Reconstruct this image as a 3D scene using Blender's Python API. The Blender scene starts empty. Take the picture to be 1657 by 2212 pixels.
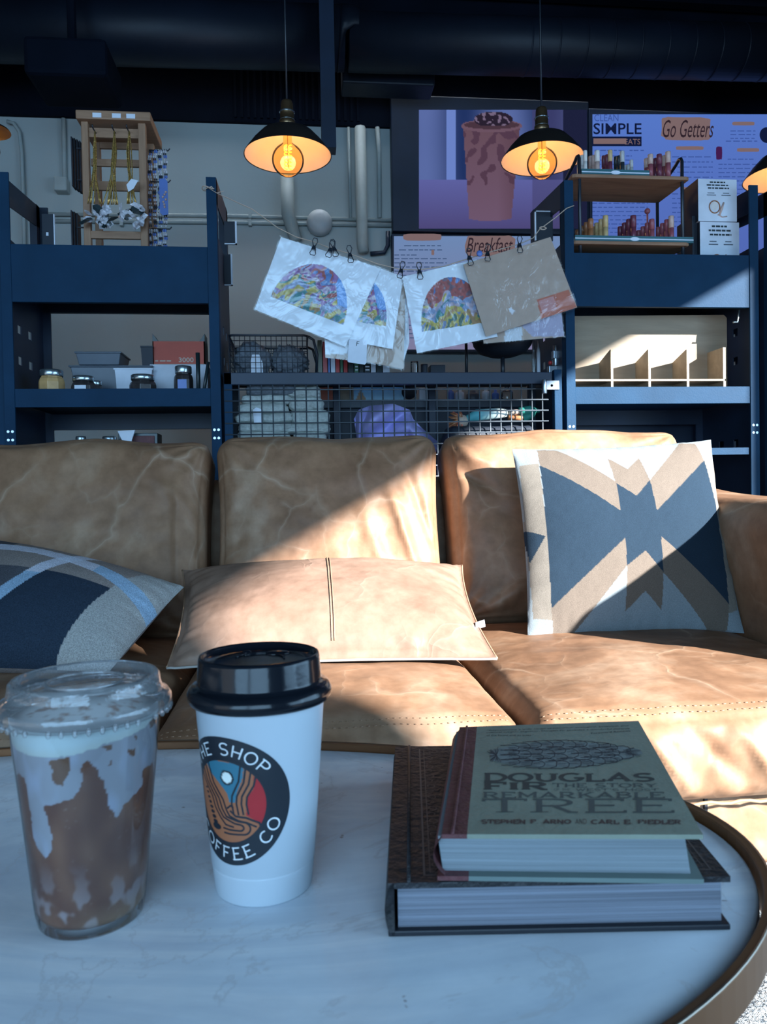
import bpy, bmesh, math, random
from mathutils import Vector, Matrix, noise
random.seed(7)
PI=math.pi; V=Vector
SC=bpy.context.scene; COL=SC.collection
# ---------------------------------------------------------------- camera frame
F=1661.0; YAW=math.radians(6.0); PITCH=math.radians(1.3); ROLL=.018
CAM=V((0,0,.72))
fw=V((math.sin(YAW)*math.cos(PITCH),math.cos(YAW)*math.cos(PITCH),-math.sin(PITCH)))
rt0=V((math.cos(YAW),-math.sin(YAW),0)); up0=rt0.cross(fw)
RT=rt0*math.cos(ROLL)-up0*math.sin(ROLL); UP=up0*math.cos(ROLL)+rt0*math.sin(ROLL)
def ray(px,py): return fw+RT*((px-828.5)/F)+UP*((1106-py)/F)
def oy(px,py,y):            # point of the wall-parallel plane y
    d=ray(px,py); return CAM+d*(y/d.y)
def oz(px,py,z):            # point of the level plane z
    d=ray(px,py); return CAM+d*((z-CAM.z)/d.z)
def pxof(p):
    q=V(p)-CAM; w=q.dot(fw); return (828.5+F*q.dot(RT)/w, 1106-F*q.dot(UP)/w)
# ---------------------------------------------------------------- colours / materials
def lin(c):
    c=c/255.0
    return c/12.92 if c<=.04045 else ((c+.055)/1.055)**2.4
def S(r,g,b): return (lin(r),lin(g),lin(b),1.0)
def L(r,g,b): return (r,g,b,1.0)
MATS={}
def _new(name):
    m=bpy.data.materials.new(name); m.use_nodes=True
    nt=m.node_tree; b=nt.nodes['Principled BSDF']; MATS[name]=m
    return m,nt,b
def _coords(nt):
    return nt.nodes.new('ShaderNodeTexCoord').outputs['Object']
def _noise(nt,co,scale,detail=4,rough=.55,dist=0,stretch=None):
    if stretch:
        mp=nt.nodes.new('ShaderNodeMapping'); mp.inputs['Scale'].default_value=stretch
        nt.links.new(co,mp.inputs['Vector']); co=mp.outputs['Vector']
    n=nt.nodes.new('ShaderNodeTexNoise'); n.inputs['Scale'].default_value=scale
    n.inputs['Detail'].default_value=detail; n.inputs['Roughness'].default_value=rough; n.inputs['Distortion'].default_value=dist
    nt.links.new(co,n.inputs['Vector']); return n.outputs['Fac']
def _ramp(nt,fac,stops):
    r=nt.nodes.new('ShaderNodeValToRGB'); e=r.color_ramp.elements
    while len(e)<len(stops): e.new(.5)
    for k,(p,c) in enumerate(stops): e[k].position=p; e[k].color=c
    nt.links.new(fac,r.inputs['Fac']); return r.outputs['Color']
def _mix(nt,a,b,f,mode='MIX'):
    n=nt.nodes.new('ShaderNodeMix'); n.data_type='RGBA'; n.blend_type=mode
    for s,i in ((f,0),(a,6),(b,7)):
        if hasattr(s,'links'): nt.links.new(s,n.inputs[i])
        else: n.inputs[i].default_value=s
    return n.outputs[2]
def _bump(nt,b,h,strength,dist=.01,prev=None):
    n=nt.nodes.new('ShaderNodeBump'); n.inputs['Strength'].default_value=strength; n.inputs['Distance'].default_value=dist
    nt.links.new(h,n.inputs['Height'])
    if prev is not None: nt.links.new(prev,n.inputs['Normal'])
    nt.links.new(n.outputs['Normal'],b.inputs['Normal']); return n.outputs['Normal']
def mat(name,c,rough=.5,metal=0,var=.12,vs=8,bump=0,bs=60,spec=.5,coat=0,stretch=None,vcol=False,bd=.004):
    m,nt,b=_new(name); co=_coords(nt)
    f=_noise(nt,co,vs,stretch=stretch)
    if vcol:
        a=nt.nodes.new('ShaderNodeVertexColor'); a.layer_name='Col'; base=a.outputs['Color']
    else: base=c
    g=_ramp(nt,f,[(.3,(1-var,1-var,1-var,1)),(.7,(1+var,1+var,1+var,1))])
    nt.links.new(_mix(nt,base,g,1.0,'MULTIPLY'),b.inputs['Base Color'])
    b.inputs['Roughness'].default_value=rough; b.inputs['Metallic'].default_value=metal
    b.inputs['Specular IOR Level'].default_value=spec; b.inputs['Coat Weight'].default_value=coat
    if bump: _bump(nt,b,_noise(nt,co,bs,3,stretch=stretch),bump,bd)
    return m
def emis(name,c,st=1.0,vcol=False):
    m=bpy.data.materials.new(name); m.use_nodes=True; nt=m.node_tree
    nt.nodes.remove(nt.nodes['Principled BSDF']); e=nt.nodes.new('ShaderNodeEmission')
    if vcol:
        a=nt.nodes.new('ShaderNodeVertexColor'); a.layer_name='Col'; nt.links.new(a.outputs['Color'],e.inputs['Color'])
    else: e.inputs['Color'].default_value=c
    e.inputs['Strength'].default_value=st
    nt.links.new(e.outputs['Emission'],nt.nodes['Material Output'].inputs['Surface']); MATS[name]=m; return m
def clear(name,tint,refl=1.0,rough=.05,ior=1.45,bump=0,bs=30,base=0.0,haze=0.0):
    m=bpy.data.materials.new(name); m.use_nodes=True; nt=m.node_tree
    nt.nodes.remove(nt.nodes['Principled BSDF'])
    t=nt.nodes.new('ShaderNodeBsdfTransparent'); t.inputs['Color'].default_value=tint
    g=nt.nodes.new('ShaderNodeBsdfGlossy'); g.inputs['Roughness'].default_value=rough; g.inputs['Color'].default_value=(refl,refl,refl,1)
    fr=nt.nodes.new('ShaderNodeFresnel'); fr.inputs['IOR'].default_value=ior
    mt=nt.nodes.new('ShaderNodeMath'); mt.operation='ADD'; mt.inputs[1].default_value=base; mt.use_clamp=True
    nt.links.new(fr.outputs['Fac'],mt.inputs[0])
    mx=nt.nodes.new('ShaderNodeMixShader')
    nt.links.new(mt.outputs[0],mx.inputs[0]); nt.links.new(t.outputs[0],mx.inputs[1]); nt.links.new(g.outputs[0],mx.inputs[2])
    if haze:
        df=nt.nodes.new('ShaderNodeBsdfDiffuse'); df.inputs['Color'].default_value=(.85,.88,.9,1)
        m2=nt.nodes.new('ShaderNodeMixShader'); m2.inputs[0].default_value=haze
        nt.links.new(mx.outputs[0],m2.inputs[1]); nt.links.new(df.outputs[0],m2.inputs[2]); mx=m2
    nt.links.new(mx.outputs[0],nt.nodes['Material Output'].inputs['Surface'])
    if bump:
        co=_coords(nt); n=nt.nodes.new('ShaderNodeBump'); n.inputs['Strength'].default_value=bump; n.inputs['Distance'].default_value=.01
        nt.links.new(_noise(nt,co,bs,3,dist=1.5),n.inputs['Height'])
        nt.links.new(n.outputs['Normal'],g.inputs['Normal']); nt.links.new(n.outputs['Normal'],fr.inputs['Normal'])
    MATS[name]=m; return m
def leather(name,base,light,dark,rough=.42,vein=.5,vsc=5.0,crease=.5):
    m,nt,b=_new(name); co=_coords(nt)
    n1=_noise(nt,co,3.2,5,.6,.6); n2=_noise(nt,co,26,5,.65)
    c=_ramp(nt,n1,[(.3,dark),(.52,base),(.75,light)])
    c2=_ramp(nt,n2,[(.32,(.82,.8,.78,1)),(.7,(1.12,1.12,1.12,1))])
    c=_mix(nt,c,c2,1.0,'MULTIPLY')
    # wandering pale creases
    dn=nt.nodes.new('ShaderNodeTexNoise'); dn.inputs['Scale'].default_value=4; dn.inputs['Detail'].default_value=4
    nt.links.new(co,dn.inputs['Vector'])
    mv=nt.nodes.new('ShaderNodeVectorMath'); mv.operation='MULTIPLY_ADD'; mv.inputs[1].default_value=(.22,.22,.22)
    nt.links.new(dn.outputs['Color'],mv.inputs[0]); nt.links.new(co,mv.inputs[2])
    hs=[]
    for sc,w in ((vsc,.012),(vsc*2.3,.02)):
        vo=nt.nodes.new('ShaderNodeTexVoronoi'); vo.feature='DISTANCE_TO_EDGE'; vo.inputs['Scale'].default_value=sc
        nt.links.new(mv.outputs[0],vo.inputs['Vector'])
        hs.append(_ramp(nt,vo.outputs['Distance'],[(0,(1,1,1,1)),(w*1.2,(.45,.45,.45,1)),(w*3.5,(0,0,0,1))]))
    mask=_ramp(nt,_noise(nt,co,5.5,3),[(.42,(0,0,0,1)),(.62,(1,1,1,1))])
    v1=_mix(nt,hs[0],mask,1.0,'MULTIPLY')
    mask2=_ramp(nt,_noise(nt,co,7.5,2),[(.5,(0,0,0,1)),(.7,(.6,.6,.6,1))])
    v2=_mix(nt,hs[1],mask2,1.0,'MULTIPLY')
    vv=_mix(nt,v1,v2,1.0,'ADD')
    sep=nt.nodes.new('ShaderNodeMath'); sep.operation='MULTIPLY'; sep.inputs[1].default_value=vein
    nt.links.new(vv,sep.inputs[0])
    nt.links.new(_mix(nt,c,light,sep.outputs[0]),b.inputs['Base Color'])
    b.inputs['Roughness'].default_value=rough; b.inputs['Specular IOR Level'].default_value=.26
    p=_bump(nt,b,_noise(nt,co,6,4,.5,.5),crease,.012)
    p=_bump(nt,b,vv,.35,.002,p)
    _bump(nt,b,_noise(nt,co,300,2),.06,.001,p)
    return m
def wood(name,a,bc,axis='X',rough=.55,sc=14):
    m,nt,b=_new(name); co=_coords(nt)
    st={'X':(.12,1,1),'Y':(1,.12,1),'Z':(1,1,.12)}[axis]
    f=_noise(nt,co,sc,6,.6,1.4,stretch=st); f2=_noise(nt,co,sc*6,3,.6,.5,stretch=st)
    c=_ramp(nt,f,[(.3,a),(.55,bc),(.72,a)])
    g=_ramp(nt,f2,[(.3,(.86,.86,.86,1)),(.7,(1.08,1.08,1.08,1))])
    nt.links.new(_mix(nt,c,g,1.0,'MULTIPLY'),b.inputs['Base Color']); b.inputs['Roughness'].default_value=rough
    _bump(nt,b,f2,.15,.002); return m
# ---------------------------------------------------------------- mesh builder
class MB:
    def __init__(s): s.v=[];s.c=[];s.f=[];s.mi=[];s.sm=[];s.mats=[]
    def m(s,mt):
        if isinstance(mt,str): mt=MATS[mt]
        if mt not in s.mats: s.mats.append(mt)
        return s.mats.index(mt)
    def add(s,vs,fs,mt,smooth=False,cols=None):
        o=len(s.v); s.v+= [tuple(p) for p in vs]; s.c+= list(cols) if cols else [(1,1,1,1)]*len(vs)
        k=s.m(mt)
        for f in fs: s.f.append(tuple(i+o for i in f)); s.mi.append(k); s.sm.append(smooth)
        return s
    def box(s,x0,x1,y0,y1,z0,z1,mt,M=None):
        vs=[V((x,y,z)) for x in (x0,x1) for y in (y0,y1) for z in (z0,z1)]
        if M: vs=[M@p for p in vs]
        return s.add(vs,[(0,1,3,2),(4,6,7,5),(0,4,5,1),(2,3,7,6),(0,2,6,4),(1,5,7,3)],mt)
    def tube(s,pts,r,mt,n=8,closed=False,caps=True):
        pts=[V(p) for p in pts]; N=len(pts); rs=r if isinstance(r,(list,tuple)) else [r]*N
        up=None; vs=[]
        for i,p in enumerate(pts):
            a=pts[i-1] if (i>0 or closed) else pts[i]; b=pts[(i+1)%N] if (i<N-1 or closed) else pts[i]
            t=(b-a); t=t.normalized() if t.length>1e-9 else V((0,0,1))
            if up is None: up=t.orthogonal().normalized()
            u=(up-t*up.dot(t)); u=u.normalized() if u.length>1e-6 else t.orthogonal().normalized(); up=u; w=t.cross(u)
            for k in range(n):
                an=2*PI*k/n; vs.append(p+(u*math.cos(an)+w*math.sin(an))*rs[i])
        fs=[]
        for i in range(N if closed else N-1):
            j=(i+1)%N
            for k in range(n):
                l=(k+1)%n; fs.append((i*n+k,i*n+l,j*n+l,j*n+k))
        if caps and not closed: fs+= [tuple(range(n-1,-1,-1)),tuple((N-1)*n+k for k in range(n))]
        return s.add(vs,fs,mt,True)
    def lathe(s,prof,mt,c=(0,0,0),n=48,smooth=True,colf=None,M=None,tilt=None):
        c=V(c); vs=[];cs=[]
        for (r,z) in prof:
            for k in range(n):
                a=2*PI*k/n; p=V((r*math.cos(a),r*math.sin(a),z))
                if M: p=M@p
                vs.append(c+p)
                if colf: cs.append(colf(a,z,r))
        fs=[]
        for i in range(len(prof)-1):
            for k in range(n):
                l=(k+1)%n; fs.append((i*n+k,i*n+l,(i+1)*n+l,(i+1)*n+k))
        return s.add(vs,fs,mt,smooth,cs if colf else None)
    def disc(s,c,r,mt,n=32,nrm='z',M=None):
        c=V(c); vs=[]
        for k in range(n):
            a=2*PI*k/n; p=V((r*math.cos(a),r*math.sin(a),0)) if nrm=='z' else V((r*math.cos(a),0,r*math.sin(a)))
            vs.append(c+(M@p if M else p))
        return s.add(vs,[tuple(range(n))],mt)
    def grid(s,fn,nu,nv,mt,colf=None,smooth=True,flip=False):
        vs=[];cs=[]
        for j in range(nv+1):
            for i in range(nu+1):
                u=i/nu; v=j/nv; vs.append(fn(u,v))
                if colf: cs.append(colf(u,v))
        fs=[]
        for j in range(nv):
            for i in range(nu):
                a=j*(nu+1)+i; q=(a,a+1,a+nu+2,a+nu+1); fs.append(q[::-1] if flip else q)
        return s.add(vs,fs,mt,smooth,cs if colf else None)
    def prism(s,poly,ax,a,b,mt):     # poly in the two other axes, extruded along ax from a to b
        def P(p,t): return {'x':(t,p[0],p[1]),'y':(p[0],t,p[1]),'z':(p[0],p[1],t)}[ax]
        n=len(poly); vs=[P(p,a) for p in poly]+[P(p,b) for p in poly]
        fs=[tuple(range(n)),tuple(range(2*n-1,n-1,-1))]+[(i,(i+1)%n,n+(i+1)%n,n+i) for i in range(n)]
        return s.add(vs,fs,mt)
    def hexa(s,q0,q1,mt):            # two quads (bottom, top)
        return s.add(list(q0)+list(q1),[(3,2,1,0),(4,5,6,7),(0,1,5,4),(1,2,6,5),(2,3,7,6),(3,0,4,7)],mt)
    def ball(s,c,r,mt,n=16,m=10,sc=(1,1,1)):
        c=V(c); vs=[]
        for j in range(m+1):
            t=PI*j/m
            for k in range(n):
                a=2*PI*k/n; vs.append(c+V((r*sc[0]*math.sin(t)*math.cos(a),r*sc[1]*math.sin(t)*math.sin(a),r*sc[2]*math.cos(t))))
        fs=[(j*n+k,(j+1)*n+k,(j+1)*n+(k+1)%n,j*n+(k+1)%n) for j in range(m) for k in range(n)]
        return s.add(vs,fs,mt,True)
    def build(s,name,parent=None,label=None,cat=None,group=None,kind=None,loc=None,bevel=0,sub=0,fixn=True):
        if parent is not None: org=V(parent['_o']) if '_o' in parent else V(parent.location)
        elif loc is not None: org=V(loc)
        else:
            xs=[p[0] for p in s.v]; ys=[p[1] for p in s.v]; zs=[p[2] for p in s.v]
            org=V(((min(xs)+max(xs))/2,(min(ys)+max(ys))/2,min(zs)))
        me=bpy.data.meshes.new(name); me.from_pydata([(p[0]-org.x,p[1]-org.y,p[2]-org.z) for p in s.v],[],s.f)
        for mt in s.mats: me.materials.append(mt)
        me.polygons.foreach_set('material_index',s.mi); me.polygons.foreach_set('use_smooth',s.sm)
        ca=me.color_attributes.new('Col','FLOAT_COLOR','POINT')
        ca.data.foreach_set('color',[x for c in s.c for x in c])
        me.update()
        if fixn:
            bm=bmesh.new(); bm.from_mesh(me); bmesh.ops.remove_doubles(bm,verts=bm.verts,dist=1e-6)
            bmesh.ops.recalc_face_normals(bm,faces=bm.faces); bm.to_mesh(me); bm.free()
        o=bpy.data.objects.new(name,me); COL.objects.link(o)
        if parent is not None: o.parent=parent; o['_o']=tuple(org); o.location=(0,0,0)
        else: o.location=org; o['_o']=tuple(org)
        tag(o,label,cat,group,kind)
        if bevel:
            b=o.modifiers.new('b','BEVEL'); b.width=bevel; b.segments=2; b.limit_method='ANGLE'; b.angle_limit=math.radians(40)
        if sub:
            b=o.modifiers.new('s','SUBSURF'); b.levels=sub; b.render_levels=sub
        return o
def tag(o,label=None,cat=None,group=None,kind=None):
    if label: o['label']=label
    if cat: o['category']=cat
    if group: o['group']=group
    if kind: o['kind']=kind
def thing(name,loc,label,cat,group=None):
    o=bpy.data.objects.new(name,None); COL.objects.link(o); o.location=loc; o['_o']=tuple(loc)
    o.empty_display_size=.05; tag(o,label,cat,group); return o
def struct(mb,name,**k): return mb.build(name,kind='structure',**k)
# ---------------------------------------------------------------- lettering
def arc(cx,cy,rx,ry,a0,a1,n=14):
    return [(cx+rx*math.cos(math.radians(a0+(a1-a0)*k/n)),cy+ry*math.sin(math.radians(a0+(a1-a0)*k/n))) for k in range(n+1)]
G={
'T':(.8,[[(0,1),(.8,1)],[(.4,0),(.4,1)]],[(.4,0)],[(0,1),(.8,1)]),
'H':(.8,[[(.1,0),(.1,1)],[(.7,0),(.7,1)],[(.1,.5),(.7,.5)]],[(.1,0),(.1,1),(.7,0),(.7,1)],[]),
'E':(.75,[[(.12,0),(.12,1)],[(0,1),(.7,1)],[(.12,.52),(.55,.52)],[(0,0),(.75,0)]],[],[(.7,1),(.75,0)]),
'F':(.72,[[(.12,0),(.12,1)],[(0,1),(.7,1)],[(.12,.5),(.52,.5)]],[(.12,0)],[(.7,1)]),
'L':(.7,[[(.12,1),(.12,0)],[(0,0),(.7,0)]],[(.12,1)],[(.7,0)]),
'I':(.3,[[(.15,0),(.15,1)]],[(.15,0),(.15,1)],[]),
'D':(.85,[[(.12,0),(.12,1)],[(0,1),(.38,1)]+arc(.38,.5,.44,.5,90,-90)+[(0,0)]],[],[]),
'O':(.9,[arc(.45,.5,.42,.5,0,360,28)],[],[]),
'C':(.82,[arc(.45,.5,.42,.5,48,312,22)],[],[]),
'Q':(.9,[arc(.45,.5,.42,.5,0,360,28),[(.55,.25),(.85,-.05)]],[],[]),
'G':(.88,[arc(.45,.5,.42,.5,48,350,22)+[(.86,.42),(.55,.42)]],[],[]),
'U':(.85,[[(.12,1),(.12,.38)]+arc(.425,.36,.305,.36,180,360,14)+[(.73,1)]],[(.12,1),(.73,1)],[]),
'A':(.9,[[(.06,0),(.45,1),(.84,0)],[(.2,.33),(.7,.33)]],[(.06,0),(.84,0)],[]),
'S':(.75,[arc(.37,.74,.3,.26,35,270,14)[:-1]+arc(.37,.25,.33,.25,90,-145,14)],[],[]),
'P':(.75,[[(.12,0),(.12,1)],[(0,1),(.42,1)]+arc(.42,.74,.3,.26,90,-90)+[(.12,.48)]],[(.12,0)],[]),
'R':(.85,[[(.12,0),(.12,1)],[(0,1),(.42,1)]+arc(.42,.74,.28,.26,90,-90)+[(.12,.48)],[(.4,.48),(.7,0),(.85,0)]],[(.12,0)],[]),
'B':(.8,[[(.12,0),(.12,1)],[(0,1),(.42,1)]+arc(.42,.76,.25,.24,90,-90)+[(.12,.52)],[(.42,.52)]+arc(.42,.26,.32,.26,90,-90)+[(0,0)]],[],[]),
'K':(.85,[[(.12,0),(.12,1)],[(.72,1),(.16,.42)],[(.35,.6),(.76,0)]],[(.12,0),(.12,1),(.72,1),(.76,0)],[]),
'M':(1.05,[[(.12,0),(.12,1),(.52,.25),(.92,1),(.92,0)]],[(.12,0),(.12,1),(.92,1),(.92,0)],[]),
'N':(.9,[[(.12,0),(.12,1),(.76,0),(.76,1)]],[(.12,0),(.12,1),(.76,1)],[]),
'W':(1.15,[[(.06,1),(.32,0),(.57,.9),(.82,0),(1.08,1)]],[(.06,1),(1.08,1)],[]),
'Y':(.85,[[(.08,1),(.42,.5),(.77,1)],[(.42,.5),(.42,0)]],[(.08,1),(.77,1),(.42,0)],[]),
'V':(.85,[[(.08,1),(.42,0),(.77,1)]],[(.08,1),(.77,1)],[]),
"'":(.2,[[(.1,1),(.1,.75)]],[],[]),'.':(.22,[[(.1,0),(.1,.1)]],[],[]),' ':(.45,[],[],[])}
def ribbon(mb,pts,w,mt,fn,seg=.1):
    P=[V((a,b,0)) for a,b in pts]; Q=[]
    for i in range(len(P)-1):
        d=(P[i+1]-P[i]).length; k=max(1,int(d/seg))
        for j in range(k): Q.append(P[i].lerp(P[i+1],j/k))
    Q.append(P[-1]); n=len(Q)
    if n<2: return
    closed=(Q[0]-Q[-1]).length<1e-4
    vs=[]
    for i in range(n):
        a=Q[i-1] if i else (Q[-2] if closed else Q[0]); b=Q[i+1] if i<n-1 else (Q[1] if closed else Q[-1])
        d1=(Q[i]-a); d2=(b-Q[i]); d1=d1.normalized() if d1.length>1e-9 else d2.normalized(); d2=d2.normalized() if d2.length>1e-9 else d1
        t=(d1+d2); t=t.normalized() if t.length>1e-6 else d1
        nn=V((-t.y,t.x,0)); k=w/2/max(.45,abs(t.dot(d1)))
        vs+= [fn(*(Q[i]+nn*k).to_2d()),fn(*(Q[i]-nn*k).to_2d())]
    mb.add(vs,[(2*i,2*i+1,2*i+3,2*i+2) for i in range(n-1)],mt)
def stroke_text(mb,txt,fn,mt,w=.14,gap=.18,serif=0,width=None,hw=1.0,sw=None):
    """fn(x,y) maps text units (cap height 1) to space; width: total width to fill"""
    tot=sum(G[c][0] for c in txt)+gap*(len(txt)-1); k=(width/tot) if width else 1.0
    x=0
    for c in txt:
        gw,st,sf,drop=G[c]
        f=lambda a,b,x=x: fn((x+a)*k,b)
        for s_ in st:
            pts=[((x+a)*k,b) for a,b in s_]
            ribbon(mb,pts,w,mt,lambda a,b: fn(a,b))
        if serif:
            for (a,b) in sf:
                bb=b-(w*.25 if b>.5 else -w*.25)
                ribbon(mb,[((x+a)*k-serif,bb),((x+a)*k+serif,bb)],w*.5,mt,lambda a,b: fn(a,b))
            for (a,b) in drop:
                ribbon(mb,[((x+a)*k,b+w*.5 if b>.5 else b-w*.5),((x+a)*k,b-w*1.4 if b>.5 else b+w*1.4)],w*.55,mt,lambda a,b: fn(a,b))
        x+=gw+gap
    return tot*k
def font_text(mb,txt,fn,mt,width,height=None,shear=0,bold=0):
    cu=bpy.data.curves.new('t','FONT'); cu.body=txt; cu.shear=shear; cu.offset=bold; cu.resolution_u=3
    ob=bpy.data.objects.new('t',cu); me=bpy.data.meshes.new_from_object(ob)
    if len(me.vertices):
        xs=[v.co.x for v in me.vertices]; ys=[v.co.y for v in me.vertices]
        x0,x1=min(xs),max(xs); y0,y1=min(ys),max(ys); k=width/(x1-x0); ky=(height/(y1-y0)) if height else k
        mb.add([fn((v.co.x-x0)*k,(v.co.y-y0)*ky) for v in me.vertices],[tuple(p.vertices) for p in me.polygons],mt)
    bpy.data.objects.remove(ob); bpy.data.meshes.remove(me); bpy.data.curves.remove(cu)
def inpoly(x,y,P):
    r=False; j=len(P)-1
    for i in range(len(P)):
        a,b=P[i]; c,d=P[j]
        if (b>y)!=(d>y) and x<(c-a)*(y-b)/(d-b)+a: r=not r
        j=i
    return r
def fbm(p,o=4):
    s=0;a=.5;q=V(p)
    for _ in range(o): s+=a*noise.noise(q); q=q*2.03; a*=.5
    return s
def ridge(p): return 1-abs(noise.noise(V(p)))*2
def lerpc(a,b,t): return tuple(a[i]+(b[i]-a[i])*t for i in range(4))
# ---------------------------------------------------------------- materials
leather('leather',L(.270,.150,.086),L(.43,.30,.205),L(.188,.097,.054),rough=.52,vein=.6,vsc=3.6,crease=.32)
leather('leather_pale',L(.255,.160,.115),L(.32,.215,.16),L(.215,.132,.093),rough=.5,vein=.3,vsc=5,crease=.35)
mat('stitch',L(.30,.18,.11),.7,bump=.3,bs=300)
mat('piping',L(.34,.20,.115),.5)
mat('cord_pale',L(.35,.33,.30),.8)
mat('navy',L(.007,.034,.074),.6,var=.18,vs=5,bump=.12,bs=180,spec=.12)
mat('navy_dark',L(.007,.017,.040),.5,var=.2,vs=6)
mat('black_metal',L(.012,.016,.024),.42,spec=.5)
mat('black_wire',L(.014,.02,.03),.35,spec=.6)
mat('grid_wire',L(.07,.085,.10),.4,.2)
mat('steel',L(.35,.40,.45),.3,1.0)
mat('wall',L(.37,.41,.405),.85,var=.06,vs=1.2,bump=.15,bs=40)
mat('wall_side',L(.16,.17,.18),.9,var=.05,vs=2)
mat('wall_pipe',L(.34,.38,.37),.6)
mat('ceil',L(.003,.005,.011),.85,var=.3,vs=3,bump=.3,bs=12,spec=.08)
mat('duct',L(.005,.008,.016),.5,var=.35,vs=2.5,bump=.2,bs=30,spec=.3)
mat('floor',L(.06,.05,.045),.5,var=.3,vs=4)
mat('paper',L(.80,.82,.86),.55,var=.03)
mat('pages',L(.17,.185,.225),.8,var=.45,vs=30,stretch=(.06,.06,12),bump=.5,bs=40)
mat('pages_pale',L(.21,.245,.27),.8,var=.3,vs=30,stretch=(.06,.06,12),bump=.4,bs=40)
mat('vpaint',L(1,1,1),.55,var=.05,vs=30,vcol=True)
mat('vgloss',L(1,1,1),.4,var=.03,vs=30,vcol=True,spec=.2)
mat('wool',L(1,1,1),.95,var=.32,vs=420,bump=.7,bs=520,spec=.15,vcol=True,bd=.002)
mat('cotton',L(1,1,1),.95,var=.16,vs=500,bump=.5,bs=600,spec=.15,vcol=True,bd=.001)
mat('cupwhite',L(.48,.54,.59),.45,var=.02,spec=.4)
mat('ink',L(.012,.018,.026),.45)
mat('inkwhite',L(.72,.76,.78),.45)
mat('blacklid',L(.006,.008,.012),.16,var=.05,spec=.35,bump=.06,bs=60)
mat('bookcloth',L(.014,.014,.017),.55,var=.5,vs=60,bump=.7,bs=160,spec=.5)
mat('bookedge',L(.008,.010,.016),.5)
mat('gilt',L(.060,.056,.058),.4)
mat('sage',L(.235,.265,.21),.55,var=.12,vs=20,bump=.15,bs=300)
mat('sage_edge',L(.14,.19,.18),.6)
mat('maroon',L(.115,.035,.038),.6,var=.22,vs=50,bump=.5,bs=200)
mat('wear',L(.24,.23,.23),.8,var=.4,vs=80)
mat('coneink',L(.030,.036,.048),.6)
mat('conetone',L(.19,.225,.215),.6,var=.25,vs=90)
mat('slabink',L(.045,.052,.05),.6)
mat('slabink2',L(.085,.10,.095),.6)
mat('redink',L(.10,.062,.055),.6)
mat('bronze',L(.16,.065,.022),.5,.2,var=.25,vs=6)
mat('bronze_highlight',L(.36,.30,.24),.3,.9)
mat('shade_out',L(.045,.038,.034),.38,.5)
mat('shade_in',L(.80,.60,.48),.5,var=.05)
mat('brass',L(.30,.19,.10),.35,.85)
mat('porcelain',L(.42,.44,.45),.5)
mat('kraft',L(.46,.34,.26),.75,var=.06,vs=20)
mat('card_black',L(.012,.018,.03),.6)
mat('card_white',L(.68,.72,.80),.6)
mat('red_card',L(.50,.07,.035),.55)
mat('orange_label',L(.62,.17,.10),.5)
mat('kraft_label',L(.55,.42,.33),.6)
mat('teal_print',L(.03,.12,.14),.5)
mat('lavender',L(.45,.42,.80),.8,var=.12,vs=30,bump=.3,bs=200)
mat('towel',L(.46,.49,.46),.95,var=.16,vs=90,bump=.8,bs=240,bd=.003)
mat('towel_dark',L(.17,.19,.22),.95,var=.2,vs=90,bump=.6,bs=240)
mat('gold_chain',L(.50,.32,.10),.3,.7,var=.6,vs=200)
mat('shell',L(.55,.54,.58),.35,.0,var=.5,vs=90,bump=.6,bs=90)
mat('tray_grey',L(.09,.11,.14),.4)
mat('honey',L(.55,.33,.14),.35,var=.15,vs=30)
mat('jar_dark',L(.035,.03,.03),.3,var=.4,vs=60)
mat('jar_blue',L(.10,.18,.48),.4)
mat('lid_silver',L(.45,.52,.55),.25,.9)
mat('amber',L(.45,.22,.05),.3)
for n_,c_ in (('tube_white',L(.75,.70,.66)),('tube_pink',L(.62,.42,.36)),('tube_gold',L(.60,.42,.20)),('tube_wine',L(.17,.04,.07)),('tube_rose',L(.34,.09,.11)),('tube_amber',L(.35,.14,.06)),('tube_black',L(.03,.04,.05)),('tube_silver',L(.5,.5,.5)),('spine_red',L(.40,.03,.03)),('spine_white',L(.55,.60,.68)),('spine_green',L(.05,.16,.09)),('spine_blue',L(.05,.14,.40)),('spine_dark',L(.02,.035,.04)),('spine_tan',L(.36,.30,.22)),('spine_olive',L(.09,.10,.06))):
    mat(n_,c_,.35,var=.08,vs=60)
wood('oak',L(.26,.135,.075),L(.36,.20,.115),'Z')
wood('oak_x',L(.26,.135,.075),L(.36,.20,.115),'X')
wood('acacia',L(.16,.075,.04),L(.34,.18,.10),'X',sc=9)
wood('ply',L(.25,.19,.125),L(.31,.245,.17),'X',.6,sc=6)
clear('plastic',(.96,.97,.98,1),1.0,.06,1.4,base=.02,haze=.02)
clear('lidplastic',(.97,.975,.985,1),1.0,.07,1.38,bump=.10,bs=60,base=.03,haze=.10)
clear('sleeve',(.985,.985,.99,1),1.0,.18,1.3,bump=.6,bs=9,base=.03)
clear('bulb_glass',(1.0,.84,.56,1),1.0,.03,1.12,base=.03)
clear('clearglass',(.9,.93,.94,1),1.0,.04,1.45,base=.03)
emis('filament',(1.0,.58,.04,1),4.5)
emis('screen',(1,1,1,1),.92,vcol=True)
emis('screen_ink',S(18,28,62),.9); emis('screen_text',S(62,88,160),.9); emis('screen_tan',S(128,106,108),.9); emis('screen_brown',S(48,36,46),.9); emis('screen_wine',S(70,30,80),.9)
emis('menu_text',S(70,92,130),.9)
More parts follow.
